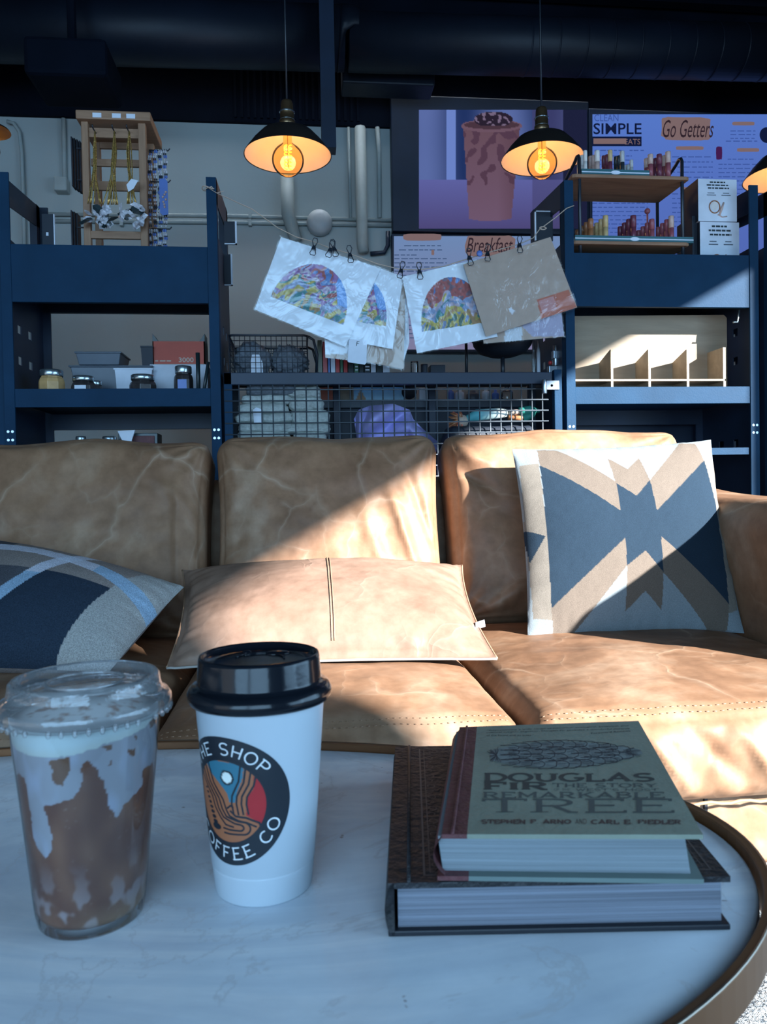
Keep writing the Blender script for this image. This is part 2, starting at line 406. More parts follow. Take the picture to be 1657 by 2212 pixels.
# marble
m,nt,b=_new('marble'); co=_coords(nt)
n1=_noise(nt,co,2.2,6,.62,1.8,stretch=(1,2.2,1)); n2=_noise(nt,co,9,5,.6,.8)
c=_ramp(nt,n1,[(.30,L(.60,.66,.74)),(.47,L(.78,.83,.88)),(.53,L(.86,.89,.92)),(.66,L(.68,.73,.80))])
g=_ramp(nt,n2,[(.3,(.9,.9,.9,1)),(.7,(1.06,1.06,1.06,1))])
c=_mix(nt,c,g,1.0,'MULTIPLY')
vn=_ramp(nt,_noise(nt,co,3.4,8,.62,2.6),[(.485,(0,0,0,1)),(.5,(.55,.55,.55,1)),(.515,(0,0,0,1))])
c=_mix(nt,c,L(.62,.62,.64),vn); sp=_ramp(nt,_noise(nt,co,75,2),[(.23,(.7,.7,.7,1)),(.26,(0,0,0,1))])
c=_mix(nt,c,L(.22,.15,.14),sp)
nt.links.new(c,b.inputs['Base Color']); b.inputs['Roughness'].default_value=.38; b.inputs['Specular IOR Level'].default_value=.35
# shag
m,nt,b=_new('shag'); co=_coords(nt)
c=_ramp(nt,_noise(nt,co,170,3,.7),[(.40,L(.05,.07,.09)),(.50,L(.34,.37,.38)),(.7,L(.5,.53,.53))])
nt.links.new(c,b.inputs['Base Color']); b.inputs['Roughness'].default_value=.95
_bump(nt,b,_noise(nt,co,190,3,.7),1.0,.01)
# ---------------------------------------------------------------- light
sun=bpy.data.lights.new('sun','SUN'); sun.energy=25.0; sun.color=(1.0,1.0,1.0); sun.angle=math.radians(.9)
so=bpy.data.objects.new('sun',sun); COL.objects.link(so); so.location=(3,-5,3)
so.rotation_euler=V((-.9,1.0,-.50)).to_track_quat('-Z','Y').to_euler()
def area(name,loc,d,sx,sy,e,c):
    l=bpy.data.lights.new(name,'AREA'); l.shape='RECTANGLE'; l.size=sx; l.size_y=sy; l.energy=e; l.color=c
    o=bpy.data.objects.new(name,l); COL.objects.link(o); o.location=loc; o.rotation_euler=V(d).to_track_quat('-Z','Z').to_euler(); return o
for k in range(2): area('front_window_daylight',(-2.1+2.2*k,-2.93,1.5),(0,1,0),2.0,2.1,90,(.38,.68,1.0))
for k in range(2): area('side_window_daylight',(2.96,-1.3+1.7*k,1.22),(-1,-.15,-.05),1.4,2.0,50,(.38,.68,1.0))
cl=area('counter_fill_light',(.6,4.08,3.35),(0,-.06,-1),3.4,.2,8,(.80,.90,1.0)); cl.data.spread=math.radians(50)  # added fill without a fixture, brightens the goods on the counter
w=bpy.data.worlds.new('w'); SC.world=w; w.use_nodes=True
w.node_tree.nodes['Background'].inputs['Color'].default_value=(.42,.62,1,1); w.node_tree.nodes['Background'].inputs['Strength'].default_value=.6
# ---------------------------------------------------------------- camera
cd=bpy.data.cameras.new('camera'); co_=bpy.data.objects.new('camera',cd); COL.objects.link(co_)
cd.sensor_fit='HORIZONTAL'; cd.sensor_width=36; cd.lens=F/1657*36; cd.clip_start=.02
co_.matrix_world=Matrix(((RT.x,UP.x,-fw.x,CAM.x),(RT.y,UP.y,-fw.y,CAM.y),(RT.z,UP.z,-fw.z,CAM.z),(0,0,0,1)))
cd.dof.use_dof=True; cd.dof.focus_distance=1.45; cd.dof.aperture_fstop=(cd.lens/1000)/.0017
SC.camera=co_
SC.view_settings.view_transform='Standard'; SC.view_settings.look='None'; SC.view_settings.exposure=0; SC.view_settings.gamma=1; SC.view_settings.use_curve_mapping=False
try:
    SC.cycles.use_denoising=True; SC.cycles.max_bounces=8; SC.cycles.transparent_max_bounces=24; SC.cycles.caustics_reflective=False; SC.cycles.caustics_refractive=False; SC.cycles.sample_clamp_indirect=6
except Exception: pass
# ---------------------------------------------------------------- the room
WY=4.3; WT=2.755
mb=MB(); mb.box(-3.3,3.1,WY,WY+.15,0,WT,'wall'); struct(mb,'wall_back')
mb=MB(); mb.box(-3.3,3.1,WY-.025,WY+.15,WT,3.5,'ceil')
for k in range(60):
    x=-1.2+k*.035
    if -.35<x<.35: mb.box(x,x+.014,WY-.04,WY-.025,WT+.02,3.4,'ceil')
struct(mb,'trim_1')
mb=MB(); mb.box(-3.4,3.2,-3.1,WY+.15,-.1,0,'floor'); struct(mb,'floor')
mb=MB(); mb.box(-3.4,3.2,-3.1,WY+.15,3.5,3.6,'ceil')
for k in range(22): mb.box(-3.3,3.1,.4+k*.18,.46+k*.18,3.455,3.5,'ceil')
struct(mb,'ceiling')
mb=MB(); mb.box(-3.4,-3.3,-3.1,WY,0,3.5,'wall_side'); struct(mb,'wall_left')
# right wall: one long window opening, head 2.333, jamb at y -4.02 .. .62
XR=3.0; HD=2.332; J0=-2.15; J1=1.205
mb=MB(); mb.box(XR,XR+.12,-3.1,WY,HD,3.5,'wall_side'); mb.box(XR,XR+.12,-3.1,J0,0,HD,'wall_side'); mb.box(XR,XR+.12,J1,WY,0,HD,'wall_side'); mb.box(XR,XR+.12,J0,J1,0,.15,'wall_side')
struct(mb,'wall_right')
FW=-3.0; FH=2.20
mb=MB(); mb.box(-3.4,1.2,FW-.1,FW,2.6,3.5,'wall_side'); mb.box(-3.4,3.12,FW-.1,FW,0,.3,'wall_side')
for a,b_ in ((-3.4,-3.15),(-1.05,-.95),(1.2,3.12)): mb.box(a,b_,FW-.1,FW,.3,3.5 if a>1 else 2.65,'wall_side')
struct(mb,'wall_front')
# ducts
def cyl_x(mb,p0,p1,r,mt,n=40): mb.tube([p0,p1],r,mt,n)
y=3.8
a0=(oy(-150,-8,y)+oy(-150,124,y))/2; a1=(oy(742,20,y)+oy(742,148,y))/2; r=(oy(742,20,y)-oy(742,148,y)).length/2
mb=MB(); cyl_x(mb,a0,a1,r,'duct')
b0=(oy(752,30,y)+oy(752,152,y))/2; b1=(oy(1800,66,y)+oy(1800,170,y))/2
mb.tube([a1-V((.02,0,0)),a1+V((.02,0,-.003)),b0],[r*1.03,r*1.03,r*.97],'duct',40)
cyl_x(mb,b0,b1,r*.92,'duct')
for k in range(12):
    t=.35+k*.055; p=b0.lerp(b1,t); mb.tube([p-V((.004,0,0)),p+V((.004,0,0))],r*.935,'duct',40)
mb.build('ventilation_duct',label='large round dark metal air duct running below the ceiling',cat='duct')
mb=MB(); q0=oy(690,150,3.7); q1=oy(724,345,3.7); mb.box(q0.x,q1.x,3.57,3.65,q1.z,3.455,'navy_dark')
mb.build('hanging_strut',label='dark vertical strut hanging from the duct just right of the left pendant lamp',cat='strut')
q0=oy(66,128,3.5); q1=oy(243,190,3.5); mb=MB(); mb.box(q0.x,q1.x,3.4,3.7,q1.z,q0.z+.05,'ceil'); mb.box((q0.x+q1.x)/2-.02,(q0.x+q1.x)/2+.02,3.5,3.54,q0.z+.05,3.5,'ceil')
mb.build('ceiling_heater',label='dark box-shaped unit hung under the left end of the duct',cat='ceiling unit',bevel=.03)
q0=oy(738,140,4.0); q1=oy(936,196,4.0); mb=MB(); mb.box(q0.x,q1.x,3.95,4.1,q1.z,q0.z+.1,'duct')
mb.build('duct_cover',label='dark boxed panel just under the right length of the duct',cat='panel',bevel=.008)
# wall pipes and boxes
def wallpipe(pts,r,lab,name='conduit',y=WY-.02,n=8,mt='wall_pipe',grp=None):
    mb=MB(); P=[oy(a,b_,y-r) for a,b_ in pts]; mb.tube(P,r,mt,n); return mb.build(name,label=lab,cat='pipe',group=grp)
wallpipe([(15,262),(30,266),(42,285),(47,330),(50,420),(54,600)],.010,'painted conduit bending down the wall at the far left')
mb=MB(); mb.tube([oy(137,256,WY-.02),oy(140,392,WY-.02)],.012,'wall_pipe',8); pr=mb.build('conduit',label='straight painted conduit dropping from the ceiling beside the wooden rack',cat='pipe')
mb=MB(); p=oy(124,392,WY); q=oy(152,422,WY); mb.box(p.x,q.x,WY-.07,WY,q.z,p.z,'wall_pipe'); mb.build('junction_box',label='small grey electrical box at the foot of the straight conduit',cat='box',bevel=.006)
for (ya,yb,lab) in ((466,476,'upper of two level conduits crossing the wall behind the shelves'),(480,487,'lower of two level conduits crossing the wall behind the shelves')):
    mb=MB(); mb.tube([oy(100,ya-3,WY-.015),oy(480,ya,WY-.015),oy(845,yb,WY-.015)],.011,'wall_pipe',8)
    for xx in (262,540): c_=oy(xx,ya-1,WY-.03); mb.box(c_.x-.008,c_.x+.008,WY-.035,WY,c_.z-.02,c_.z+.02,'wall_pipe')
    mb.build('conduit',label=lab,cat='pipe')
wallpipe([(620,380),(622,462),(640,520)],.035,'broad round pipe rising up the wall behind the left pendant lamp',y=WY-.03)
wallpipe([(753,275),(757,470)],.008,'thin conduit down the wall left of the big dark screen')
wallpipe([(778,275),(783,530),(786,545)],.030,'broad painted pipe down the wall left of the big dark screen',y=WY-.03)
wallpipe([(815,275),(819,330),(820,470)],.012,'slim pipe down the wall beside the edge of the big dark screen')
wallpipe([(800,548),(830,545),(838,530),(838,500)],.012,'short dark bent pipe below the big dark screen',mt='navy_dark')
t=thing('fire_bell',oy(690,486,WY),'round grey bell fixed to the wall above the hanging prints','bell')
mb=MB(); c_=oy(690,486,WY); R90=Matrix.Rotation(PI/2,3,'X')
mb.lathe([(0,.085),(.03,.084),(.06,.072),(.068,.05),(.07,.03),(.070,.02)],'porcelain',c_,32,M=R90); mb.build('gong',t)
mb=MB(); mb.box(c_.x-.05,c_.x+.05,WY-.02,WY,c_.z-.05,c_.z+.05,'wall_pipe'); mb.build('backplate',t)
# ---------------------------------------------------------------- pendant lamps
def lamp(px,py,y,Rr,lab,cordtop=3.45):
    c_=oy(px,py,y); t=thing('pendant_lamp',c_,lab,'lamp','barn-shade pendant lamps')
    k=Rr/.19
    mb=MB(); out=[(.19,0),(.187,.006),(.150,.055),(.115,.092),(.078,.108),(.040,.113),(.033,.118)]
    inn=[(.186,.002),(.146,.052),(.112,.087),(.076,.102),(.036,.107)]
    mb.lathe([(a*k,b_*k) for a,b_ in out],'shade_out',c_,56); mb.lathe([(a*k,b_*k) for a,b_ in inn],'shade_in',c_,56)
    mb.lathe([(.19*k,0),(.186*k,.002*k)],'shade_out',c_,56)
    mb.build('lamp_shade',t,fixn=False)
    mb=MB(); mb.lathe([(0,.118*k),(.034*k,.118*k),(.034*k,.15*k),(.030*k,.155*k),(.030*k,.185*k),(.028*k,.19*k),(.026*k,.225*k),(.022*k,.235*k),(0,.24*k)],'brass',c_,24)
    for z in (.152,.188): mb.lathe([(.030*k,z*k-.003),(.0345*k,z*k),(.030*k,z*k+.003)],'lid_silver',c_,24)
    mb.build('socket',t)
    mb=MB(); mb.tube([c_+V((0,0,.23*k)),V((c_.x,c_.y,cordtop))],.004,'black_wire',6); mb.build('cord',t)
    # globe bulb with a coiled filament
    mb=MB(); cz=-.018*k; rb=.070*k
    prof=[(rb*math.sin(a),cz-rb*math.cos(a)) for a in [PI*j/16 for j in range(14)]]+[(.020*k,cz+rb*1.05),(.017*k,.10*k)]
    mb.lathe(prof,'bulb_glass',c_,32); bl=mb.build('bulb',t,fixn=False)
    mb=MB()
    for xo in (-.009,.009):
        pts=[]
        for i in range(60):
            f=i/59; an=f*7*2*PI; pts.append(c_+V(((xo+.0065*math.cos(an))*k,.0065*k*math.sin(an),(-.058+.105*f)*k)))
        mb.tube(pts,.0018*k,'filament',5)
    mb.tube([c_+V((0,0,-.05*k)),c_+V((0,0,.09*k))],.0015,'brass',5)
    f_=mb.build('filament',bl)
    l=bpy.data.lights.new('lamp_glow','POINT'); l.energy=1.7*k; l.color=(1.0,.68,.42); l.shadow_soft_size=.035
    lo=bpy.data.objects.new('lamp_glow',l); COL.objects.link(lo); lo.location=c_+V((0,0,.0))
    return t
lamp(622,337,3.4,.19,'pendant lamp hanging in front of the bare grey wall')
lamp(1171,345,3.4,.185,'pendant lamp hanging in front of the picture of an iced drink')
lamp(1700,384,3.3,.185,'pendant lamp cut off at the right edge, above the pair of gift boxes')
# bare bulb lamp far left
c_=oy(0,300,3.3); t=thing('pendant_lamp',c_,'small pendant lamp with a bare glowing bulb cut off at the left edge','lamp')
mb=MB(); mb.lathe([(.085,-.02),(.080,-.012),(.04,.01),(.02,.03)],'shade_out',c_+V((-.045,0,.05)),32); mb.build('lamp_shade',t,fixn=False)
mb=MB(); mb.lathe([(0,-.005),(.02,-.005),(.02,.05),(.012,.09),(0,.092)],'brass',c_+V((-.045,0,.06)),16); mb.build('socket',t)
mb=MB(); mb.tube([c_+V((-.045,0,.14)),V((c_.x-.045,c_.y,3.45))],.004,'black_wire',6); mb.build('cord',t)
mb=MB(); c2=c_+V((-.045,0,-.04)); mb.lathe([(0,-.055),(.02,-.052),(.036,-.035),(.043,-.01),(.040,.015),(.028,.05),(.018,.085)],'bulb_glass',c2,24); bl=mb.build('bulb',t,fixn=False)
mb=MB(); mb.tube([c2+V((.018*math.cos(i*1.3),.018*math.sin(i*1.3),-.04+.004*i)) for i in range(20)],.0035,'filament',5); mb.build('filament',bl)
l=bpy.data.lights.new('lamp_glow','POINT'); l.energy=1.6; l.color=(1.0,.50,.16); l.shadow_soft_size=.03
lo=bpy.data.objects.new('lamp_glow',l); COL.objects.link(lo); lo.location=c2
# ---------------------------------------------------------------- screens
def scr_pt(y): return lambda a,b_: oy(a,b_,y)
def bars(mb,rows,y,mt,h=4):       # short dashes standing for print too small to read
    for (x0,x1,yy) in rows:
        x=x0
        while x<x1:
            w_=random.uniform(6,16); w_=min(w_,x1-x)
            q=[oy(x,yy,y),oy(x+w_,yy,y),oy(x+w_,yy-h,y),oy(x,yy-h,y)]; mb.add(q,[(0,1,2,3)],mt); x+=w_+random.uniform(2,5)
def tvframe(mb,p0,p1,y,pad,depth,mt='navy_dark'):
    mb.box(p0.x-pad[0],p1.x+pad[1],y+.002,y+depth,p1.z-pad[3],p0.z+pad[2],mt)
yT=WY-.08; p0=oy(905,237,yT); p1=oy(1268,494,yT)
t=thing('wall_screen',((p0.x+p1.x)/2,WY,p1.z),'big wall screen with a picture of an iced drink in a cup','screen')
mb=MB(); tvframe(mb,p0,p1,yT,(.155,.02,.08,.03),.075); mb.build('frame',t,bevel=.006)
def tvcol(u,v):
    x=905+363*u; yy=237+257*v
    if x>1216: base=S(30,34,62)
    else:
        if yy<388: base=lerpc(S(34,52,100),S(92,110,168),max(0,min(1,.5+.5*math.sin(x*.035+1)+.2*noise.noise(V((x*.01,yy*.008,0))))))
        else: base=lerpc(S(96,100,165),S(78,72,122),(yy-388)/110)
        if 965<x<985 and yy<388: base=S(110,135,205)
        if x>1150: base=lerpc(base,S(70,68,112),.6)
    # cup
    f=(yy-268)/(478-268)
    if 0<=f<=1:
        l_=1000+14*f; r_=1124-20*f; bot=470+8*math.cos((x-1058)/55*1.5)
        if l_<x<r_ and yy<bot:
            base=lerpc(S(104,78,90),S(112,88,112),f); base=lerpc(base,S(86,60,74),max(0,(x-1075)/70))
            if yy<400 and noise.noise(V((x*.055,yy*.05,3)))>.12: base=S(84,60,78)
    if ((x-1062)/66)**2+((yy-272)/14)**2<1: base=S(110,84,100)
    if ((x-1062)/60)**2+((yy-270)/9)**2<1: base=S(74,54,66)
    if ((x-1066)/42)**2+((yy-258)/17)**2<1 and yy<272: base=S(42,34,50) if noise.noise(V((x*.12,yy*.12,1)))>-.2 else S(120,104,130)
    return base
mb=MB(); mb.grid(lambda u,v: oy(905+363*u,237+257*v,yT),180,130,'screen',tvcol); mb.build('display',t,fixn=False)
# large menu screen
yM=WY-.10; p0=oy(1278,245,yM); p1=oy(1700,662,yM)
t=thing('menu_screen',((p0.x+p1.x)/2,WY,p1.z),'tall bright menu screen headed SIMPLE behind the lip balm rack','screen')
p1b=oy(1760,668,yM)
mb=MB(); tvframe(mb,p0,p1b,yM,(.015,.02,.03,.02),.09); mb.build('frame',t,bevel=.004)
mb=MB()
def mcol(u,v): return lerpc(S(88,124,206),S(84,102,178),min(1,.9*v+.15*u))
mb.grid(lambda u,v: oy(1280+480*u,247+418*v,yM),24,20,'screen',mcol)
sc=lambda a0,b0,y: (lambda a,b_: oy(a0+a,b0-b_,y))
Y1=yM-.002
font_text(mb,'CLEAN',sc(1284,262,Y1),'screen_text',52,15)
font_text(mb,'SIMPLE',sc(1282,290,Y1),'screen_ink',104,24,bold=.012)
q=[oy(a,b_,Y1) for a,b_ in ((1280,316),(1386,316),(1386,295),(1280,295))]; mb.add(q,[(0,1,2,3)],'screen_ink')
q=[oy(a,b_,Y1-.001) for a,b_ in ((1282,311),(1353,311),(1353,299),(1282,299))]; mb.add(q,[(0,1,2,3)],'screen_tan')
font_text(mb,'EATS',sc(1350,312,Y1-.002),'screen_tan',33,12)
def blob(mb,x0,x1,y0,y1,mt,y,n=28,rag=.1):
    cx,cy=(x0+x1)/2,(y0+y1)/2; P=[]
    for k in range(n):
        a=2*PI*k/n; c1,s1=math.cos(a),math.sin(a); e=.35
        r_=1+rag*noise.noise(V((a*3,cx,0)))
        P.append(oy(cx+(x1-x0)/2*abs(c1)**e*(1 if c1>0 else -1)*r_,cy+(y1-y0)/2*abs(s1)**e*(1 if s1>0 else -1)*r_,y))
    mb.add(P,[tuple(range(n))],mt)
blob(mb,1430,1535,252,303,'screen_tan',Y1)
font_text(mb,'Go Getters',sc(1432,297,Y1-.002),'screen_brown',110,38,shear=.35)
for (a,b_,c1,d) in ((1582,1630,263,271),(1460,1520,316,324),(1592,1640,320,328),(1470,1520,404,412),(1598,1640,430,437)): blob(mb,a,b_,c1,d,'screen_tan',Y1)
blob(mb,1547,1560,316,345,'screen_wine',Y1)
R_=oy(1657,292,Y1); mb.disc(R_,.045,'screen_ink',28,'y')
bars(mb,[(1285,1345,326),(1360,1392,326)]+[(1285,1365,338+9*k) for k in range(4)]+[(1578,1632,284+8*k) for k in range(3)]+[(1568,1636,306),(1572,1630,345)]+[(1452,1540,340+11*k) for k in range(5)]+[(1552,1640,356+9*k) for k in range(8)]+[(1452,1535,420+10*k) for k in range(8)]+[(1280,1400,440+9*k) for k in range(8)],Y1,'screen_text',2.2)
bars(mb,[(1500,1640,640+7*k) for k in range(3)],Y1,'screen_text',2)
mb.build('display',t,fixn=False)
# rounded lower menu board right
q0=oy(1270,655,WY-.13); q1=oy(1422,690,WY-.13); mb=MB()
mb.box(q0.x,q1.x,WY-.14,WY-.12,q1.z-.06,q0.z,'lavender')
mb.build('menu_board',label='small blue-white board seen under the right top shelf',cat='board',bevel=.004)
# breakfast menu
yB=WY-.06; p0=oy(850,508,yB); p1=oy(1215,756,yB)
t=thing('menu_screen',((p0.x+p1.x)/2,WY,p1.z),'pale menu screen headed Breakfast hanging below the drink picture','screen')
mb=MB(); tvframe(mb,p0,p1,yB,(.01,.01,.01,.012),.055); mb.build('frame',t,bevel=.003)
mb=MB(); mb.grid(lambda u,v: oy(851+363*u,510+245*v,yB),20,16,'screen',lambda u,v:lerpc(S(112,140,185),S(128,126,160),v))
Y1=yB-.002
blob(mb,1005,1112,508,554,'screen_tan',Y1); font_text(mb,'Breakfast',sc(1008,545,Y1-.002),'screen_brown',100,32,shear=.3)
blob(mb,872,953,505,520,'screen_tan',Y1)
bars(mb,[(873,953,532),(862,955,541),(852,900,552)]+[(852,965,560+9*k) for k in range(20)]+[(985,1200,600+9*k) for k in range(15)],Y1,'menu_text',2.4)
blob(mb,932,938,540,551,'screen_tan',Y1-.001)
mb.build('display',t,fixn=False)
# ---------------------------------------------------------------- patches given by four corners in space
def blin(Q,s,t):   # Q: TL TR BR BL ; s left-right, t top-bottom
    return (Q[0]*(1-s)+Q[1]*s)*(1-t)+(Q[3]*(1-s)+Q[2]*s)*t
def inv(Q,px,py,s=.5,t=.5):
    for _ in range(12):
        a=pxof(blin(Q,s,t)); b=pxof(blin(Q,s+.01,t)); c=pxof(blin(Q,s,t+.01))
        j=((b[0]-a[0])/.01,(c[0]-a[0])/.01,(b[1]-a[1])/.01,(c[1]-a[1])/.01); d=j[0]*j[3]-j[1]*j[2]
        ex,ey=px-a[0],py-a[1]; s+=(j[3]*ex-j[1]*ey)/d; t+=(-j[2]*ex+j[0]*ey)/d
    return s,t
# ---------------------------------------------------------------- sofa
def cube_cushion(mb,cx,cy,cz,w,d,h,r,mt,M,n,disp,wn):
    """rounded block w x d x h; disp(p,pos,nrm)->offset vector, p in -1..1"""
    nx,ny,nz=n; H=V((w/2,d/2,h/2)); idx={}; vs=[]; fs=[]
    def vert(i,j,k):
        key=(i,j,k)
        if key in idx: return idx[key]
        p=V((2*i/nx-1,2*j/ny-1,2*k/nz-1)); q=V((p.x*H.x,p.y*H.y,p.z*H.z))
        c=V((max(-(H.x-r),min(H.x-r,q.x)),max(-(H.y-r),min(H.y-r,q.y)),max(-(H.z-r),min(H.z-r,q.z))))
        dd=q-c
        nrm=dd.normalized() if dd.length>1e-9 else V((0,0,1))
        q=c+nrm*r if dd.length>1e-9 else q
        q=q+disp(p,q,nrm)
        idx[key]=len(vs); vs.append(V((cx,cy,cz))+(M@q if M else q)); return idx[key]
    def face(fn,a,b):
        for i in range(a):
            for j in range(b): fs.append((fn(i,j),fn(i+1,j),fn(i+1,j+1),fn(i,j+1)))
    for k in (0,nz): face(lambda i,j,k=k:vert(i,j,k),nx,ny)
    for j in (0,ny): face(lambda i,k,j=j:vert(i,j,k),nx,nz)
    for i in (0,nx): face(lambda j,k,i=i:vert(i,j,k),ny,nz)
    mb.add(vs,fs,mt,True); return idx,vs
SO=V((.05,1.7,0))
sofa=thing('leather_sofa',SO,'long tan leather sofa with creased cushions standing behind the marble table','sofa')
def back_disp(seed,puffy=.035,folds=()):
    def f(p,q,n):
        e=(1-abs(p.x)**3)*(1-abs(p.z)**3)
        y=(-puffy if n.y<0 or p.y<0 else puffy)*max(0,e)
        pinch=-.010*(abs(p.x)**6)*(1-abs(p.z)**2)
        pos=V((p.x*2+seed,p.z*2,p.y))
        wr=.010*fbm(pos*1.3)+.0045*ridge(V((p.x*3.2+seed,p.z*1.4,seed)))*max(0,e)
        # radiating pulls from the corners
        for sx in (-1,1):
            for sz in (-1,1):
                dx,dz=p.x-sx,p.z-sz; rr=math.hypot(dx,dz)
                if rr<.75: wr+=.0045*math.sin(math.atan2(dz,dx)*16+seed*5+sx)*(1-rr/.75)*min(1,rr*4)
        for (x0,z0,x1,z1,wd,am) in folds:
            ax,az=x1-x0,z1-z0; ll=ax*ax+az*az; tt=max(0,min(1,((p.x-x0)*ax+(p.z-z0)*az)/ll)); ds=math.hypot(p.x-x0-ax*tt,p.z-z0-az*tt)
            wr+=am*math.exp(-(ds/wd)**2)*math.sin(PI*max(.03,min(.97,tt)))
        top=.004*math.sin(p.x*5+seed)*max(0,p.z)**3+.007*noise.noise(V((p.x*2.5,seed,0)))*max(0,p.z)**3
        return V((pinch*(1 if p.x>0 else -1)*1.5,(y-wr) if p.y<0 else y,top))
    return f
TILT=Matrix.Rotation(math.radians(-15),3,'X')
def backcush(x0,x1,seed,top,folds=()):
    mb=MB(); h=.52; d=.19
    cube_cushion(mb,(x0+x1)/2,2.03,top-h/2+.003,x1-x0+.006,d,h,.055,'leather',TILT,(96,16,84),back_disp(seed,folds=folds),0)
    o=mb.build('back_cushion',sofa,fixn=True); return o
backcush(-.865,-.231,1.3,.862,folds=((.75,.9,.80,-.9,.05,.012),(.55,.6,.95,.1,.05,.008)))
backcush(-.222,.362,4.1,.868,folds=((.45,.55,.80,-.75,.05,.016),(.62,.75,.92,-.3,.045,-.012),(.25,.2,.55,-.8,.06,.012),(-.8,-.55,-.55,-.98,.05,.010),(-.95,-.45,-.7,-.95,.04,-.008),(.1,.95,.35,.3,.05,.006)))
backcush(.374,1.035,7.7,.876,folds=((-.97,.75,-.6,.55,.06,.014),(-.95,.6,-.65,.3,.05,-.012),(-.8,-.9,-.4,-.6,.08,.016),(-.3,.96,.5,.93,.05,.006)))
def seat_disp(seed,crown,front=()):
    def f(p,q,n):
        e=max(0,(1-abs(p.x)**4)*(1-abs(p.y)**4)); z=0
        if p.z>0: z=crown*e+.006*fbm(V((p.x*2.2+seed,p.y*2.2,0)))+.0035*ridge(V((p.x*1.2+seed,p.y*3.2,seed)))*e
        y=0
        if p.y<0:   # front face: bulge, hanging folds
            fr=max(0,-p.y)**8; u=1-abs(p.z)**2
            y=-.020*fr*max(0,(1-abs(p.x)**6))*(.35+.65*u)
            for (x0,z0,x1,z1,wd,am) in front:
                ax,az=x1-x0,z1-z0; ll=ax*ax+az*az; tt=max(0,min(1,((p.x-x0)*ax+(p.z-z0)*az)/ll)); ds=math.hypot(p.x-x0-ax*tt,(p.z-z0-az*tt)*.35)
                y-=am*fr*math.exp(-(ds/wd)**2)*math.sin(PI*max(.08,min(.92,tt)))
            y-=.006*fr*fbm(V((p.x*9+seed,p.z*1.5,seed)))
            # top stitch line
            z-=.0035*math.exp(-((p.y+.935)/.010)**2)
        return V((0,y,z))
    return f
def seat(x0,x1,seed,y0,zt,zb,crown,front=()):
    y1=1.93; mb=MB()
    ix,vv=cube_cushion(mb,(x0+x1)/2,(y0+y1)/2,(zt+zb)/2,x1-x0,y1-y0,zt-zb,.036,'leather',None,(110,110,22),seat_disp(seed,crown,front),0)
    o=mb.build('seat_cushion',sofa); m2=MB()
    for row in (2,4):
        for i in range(3,107,2):
            p,q=vv[ix[(i,row,22)]],vv[ix[(i+1,row,22)]]; m2.tube([p+V((0,-.0002,.0004)),q.lerp(p,.1)+V((0,-.0002,.0004))],.0008,'stitch',4)
    m2.build('stitching',o)
    # piping along the lower front edge and the twin stitch rows
    mb=MB(); P=[V((x0+.02+(x1-x0-.04)*k/40,y0+.004-.010*math.sin(PI*k/40),zb+.004+.002*math.sin(k*1.7))) for k in range(41)]
    mb.tube(P,.0028,'piping',6); mb.build('piping',o)
    return o
seat(-.875,-.236,2.2,1.135,.380,.215,.022)
seat(-.232,.327,5.2,1.118,.378,.215,.024)
seat(.332,.990,9.3,1.090,.384,.245,.022,front=((-.55,1,-.25,-.9,.04,.010),(-.35,1,.0,-.7,.05,-.009),(-.10,1,.15,-.8,.04,.010),(-.72,.9,-.5,-.9,.04,-.007),(.1,1,.35,-.5,.05,-.008),(-.15,.6,-.3,-.9,.04,-.007)))
def armshape(x0,x1,nm):
    mb=MB()
    def dsp(p,q,n):
        z=0
        if p.z>0: z=.050*max(0,p.y)**2-.004*max(0,-p.y)+.004*fbm(V((q.x*9,q.y*5,3)))
        return V((0,0,z+ (0 if p.z<0 else 0)))
    cube_cushion(mb,(x0+x1)/2,1.70,.395,x1-x0,1.16,.60,.075,'leather',None,(30,70,40),dsp,0)
    return mb.build('armrest',sofa)
armshape(.992,1.25,'r'); armshape(-1.13,-.88,'l')
mb=MB(); cube_cushion(mb,.08,2.25,.43,2.30,.16,.68,.05,'leather',None,(60,10,30),lambda p,q,n:V((0,0,0)),0); mb.build('back_frame',sofa)
mb=MB(); cube_cushion(mb,.08,1.72,.165,2.30,1.06,.145,.015,'leather',None,(120,40,10),lambda p,q,n:V((0,-.004*fbm(V((q.x*8,q.z*6,1))) if p.y<0 else 0,0)),0)
bs=mb.build('seat_base',sofa)
xs=oy(1522,1780,1.19).x
mb=MB(); mb.box(xs-.0025,xs+.0025,1.184,1.192,.10,.24,'bookedge'); mb.build('seam',bs)
mb=MB(); mb.tube([(-1.05,1.187,.096),(1.2,1.187,.096)],.004,'cord_pale',6); mb.build('piping',bs)
for x in (-1.0,1.15,.08):
    for y in (1.26,2.2):
        mb=MB(); mb.lathe([(0,0),(.018,0),(.026,.095),(0,.097)],'spine_dark',(x,y,0),16); mb.build('leg',sofa)
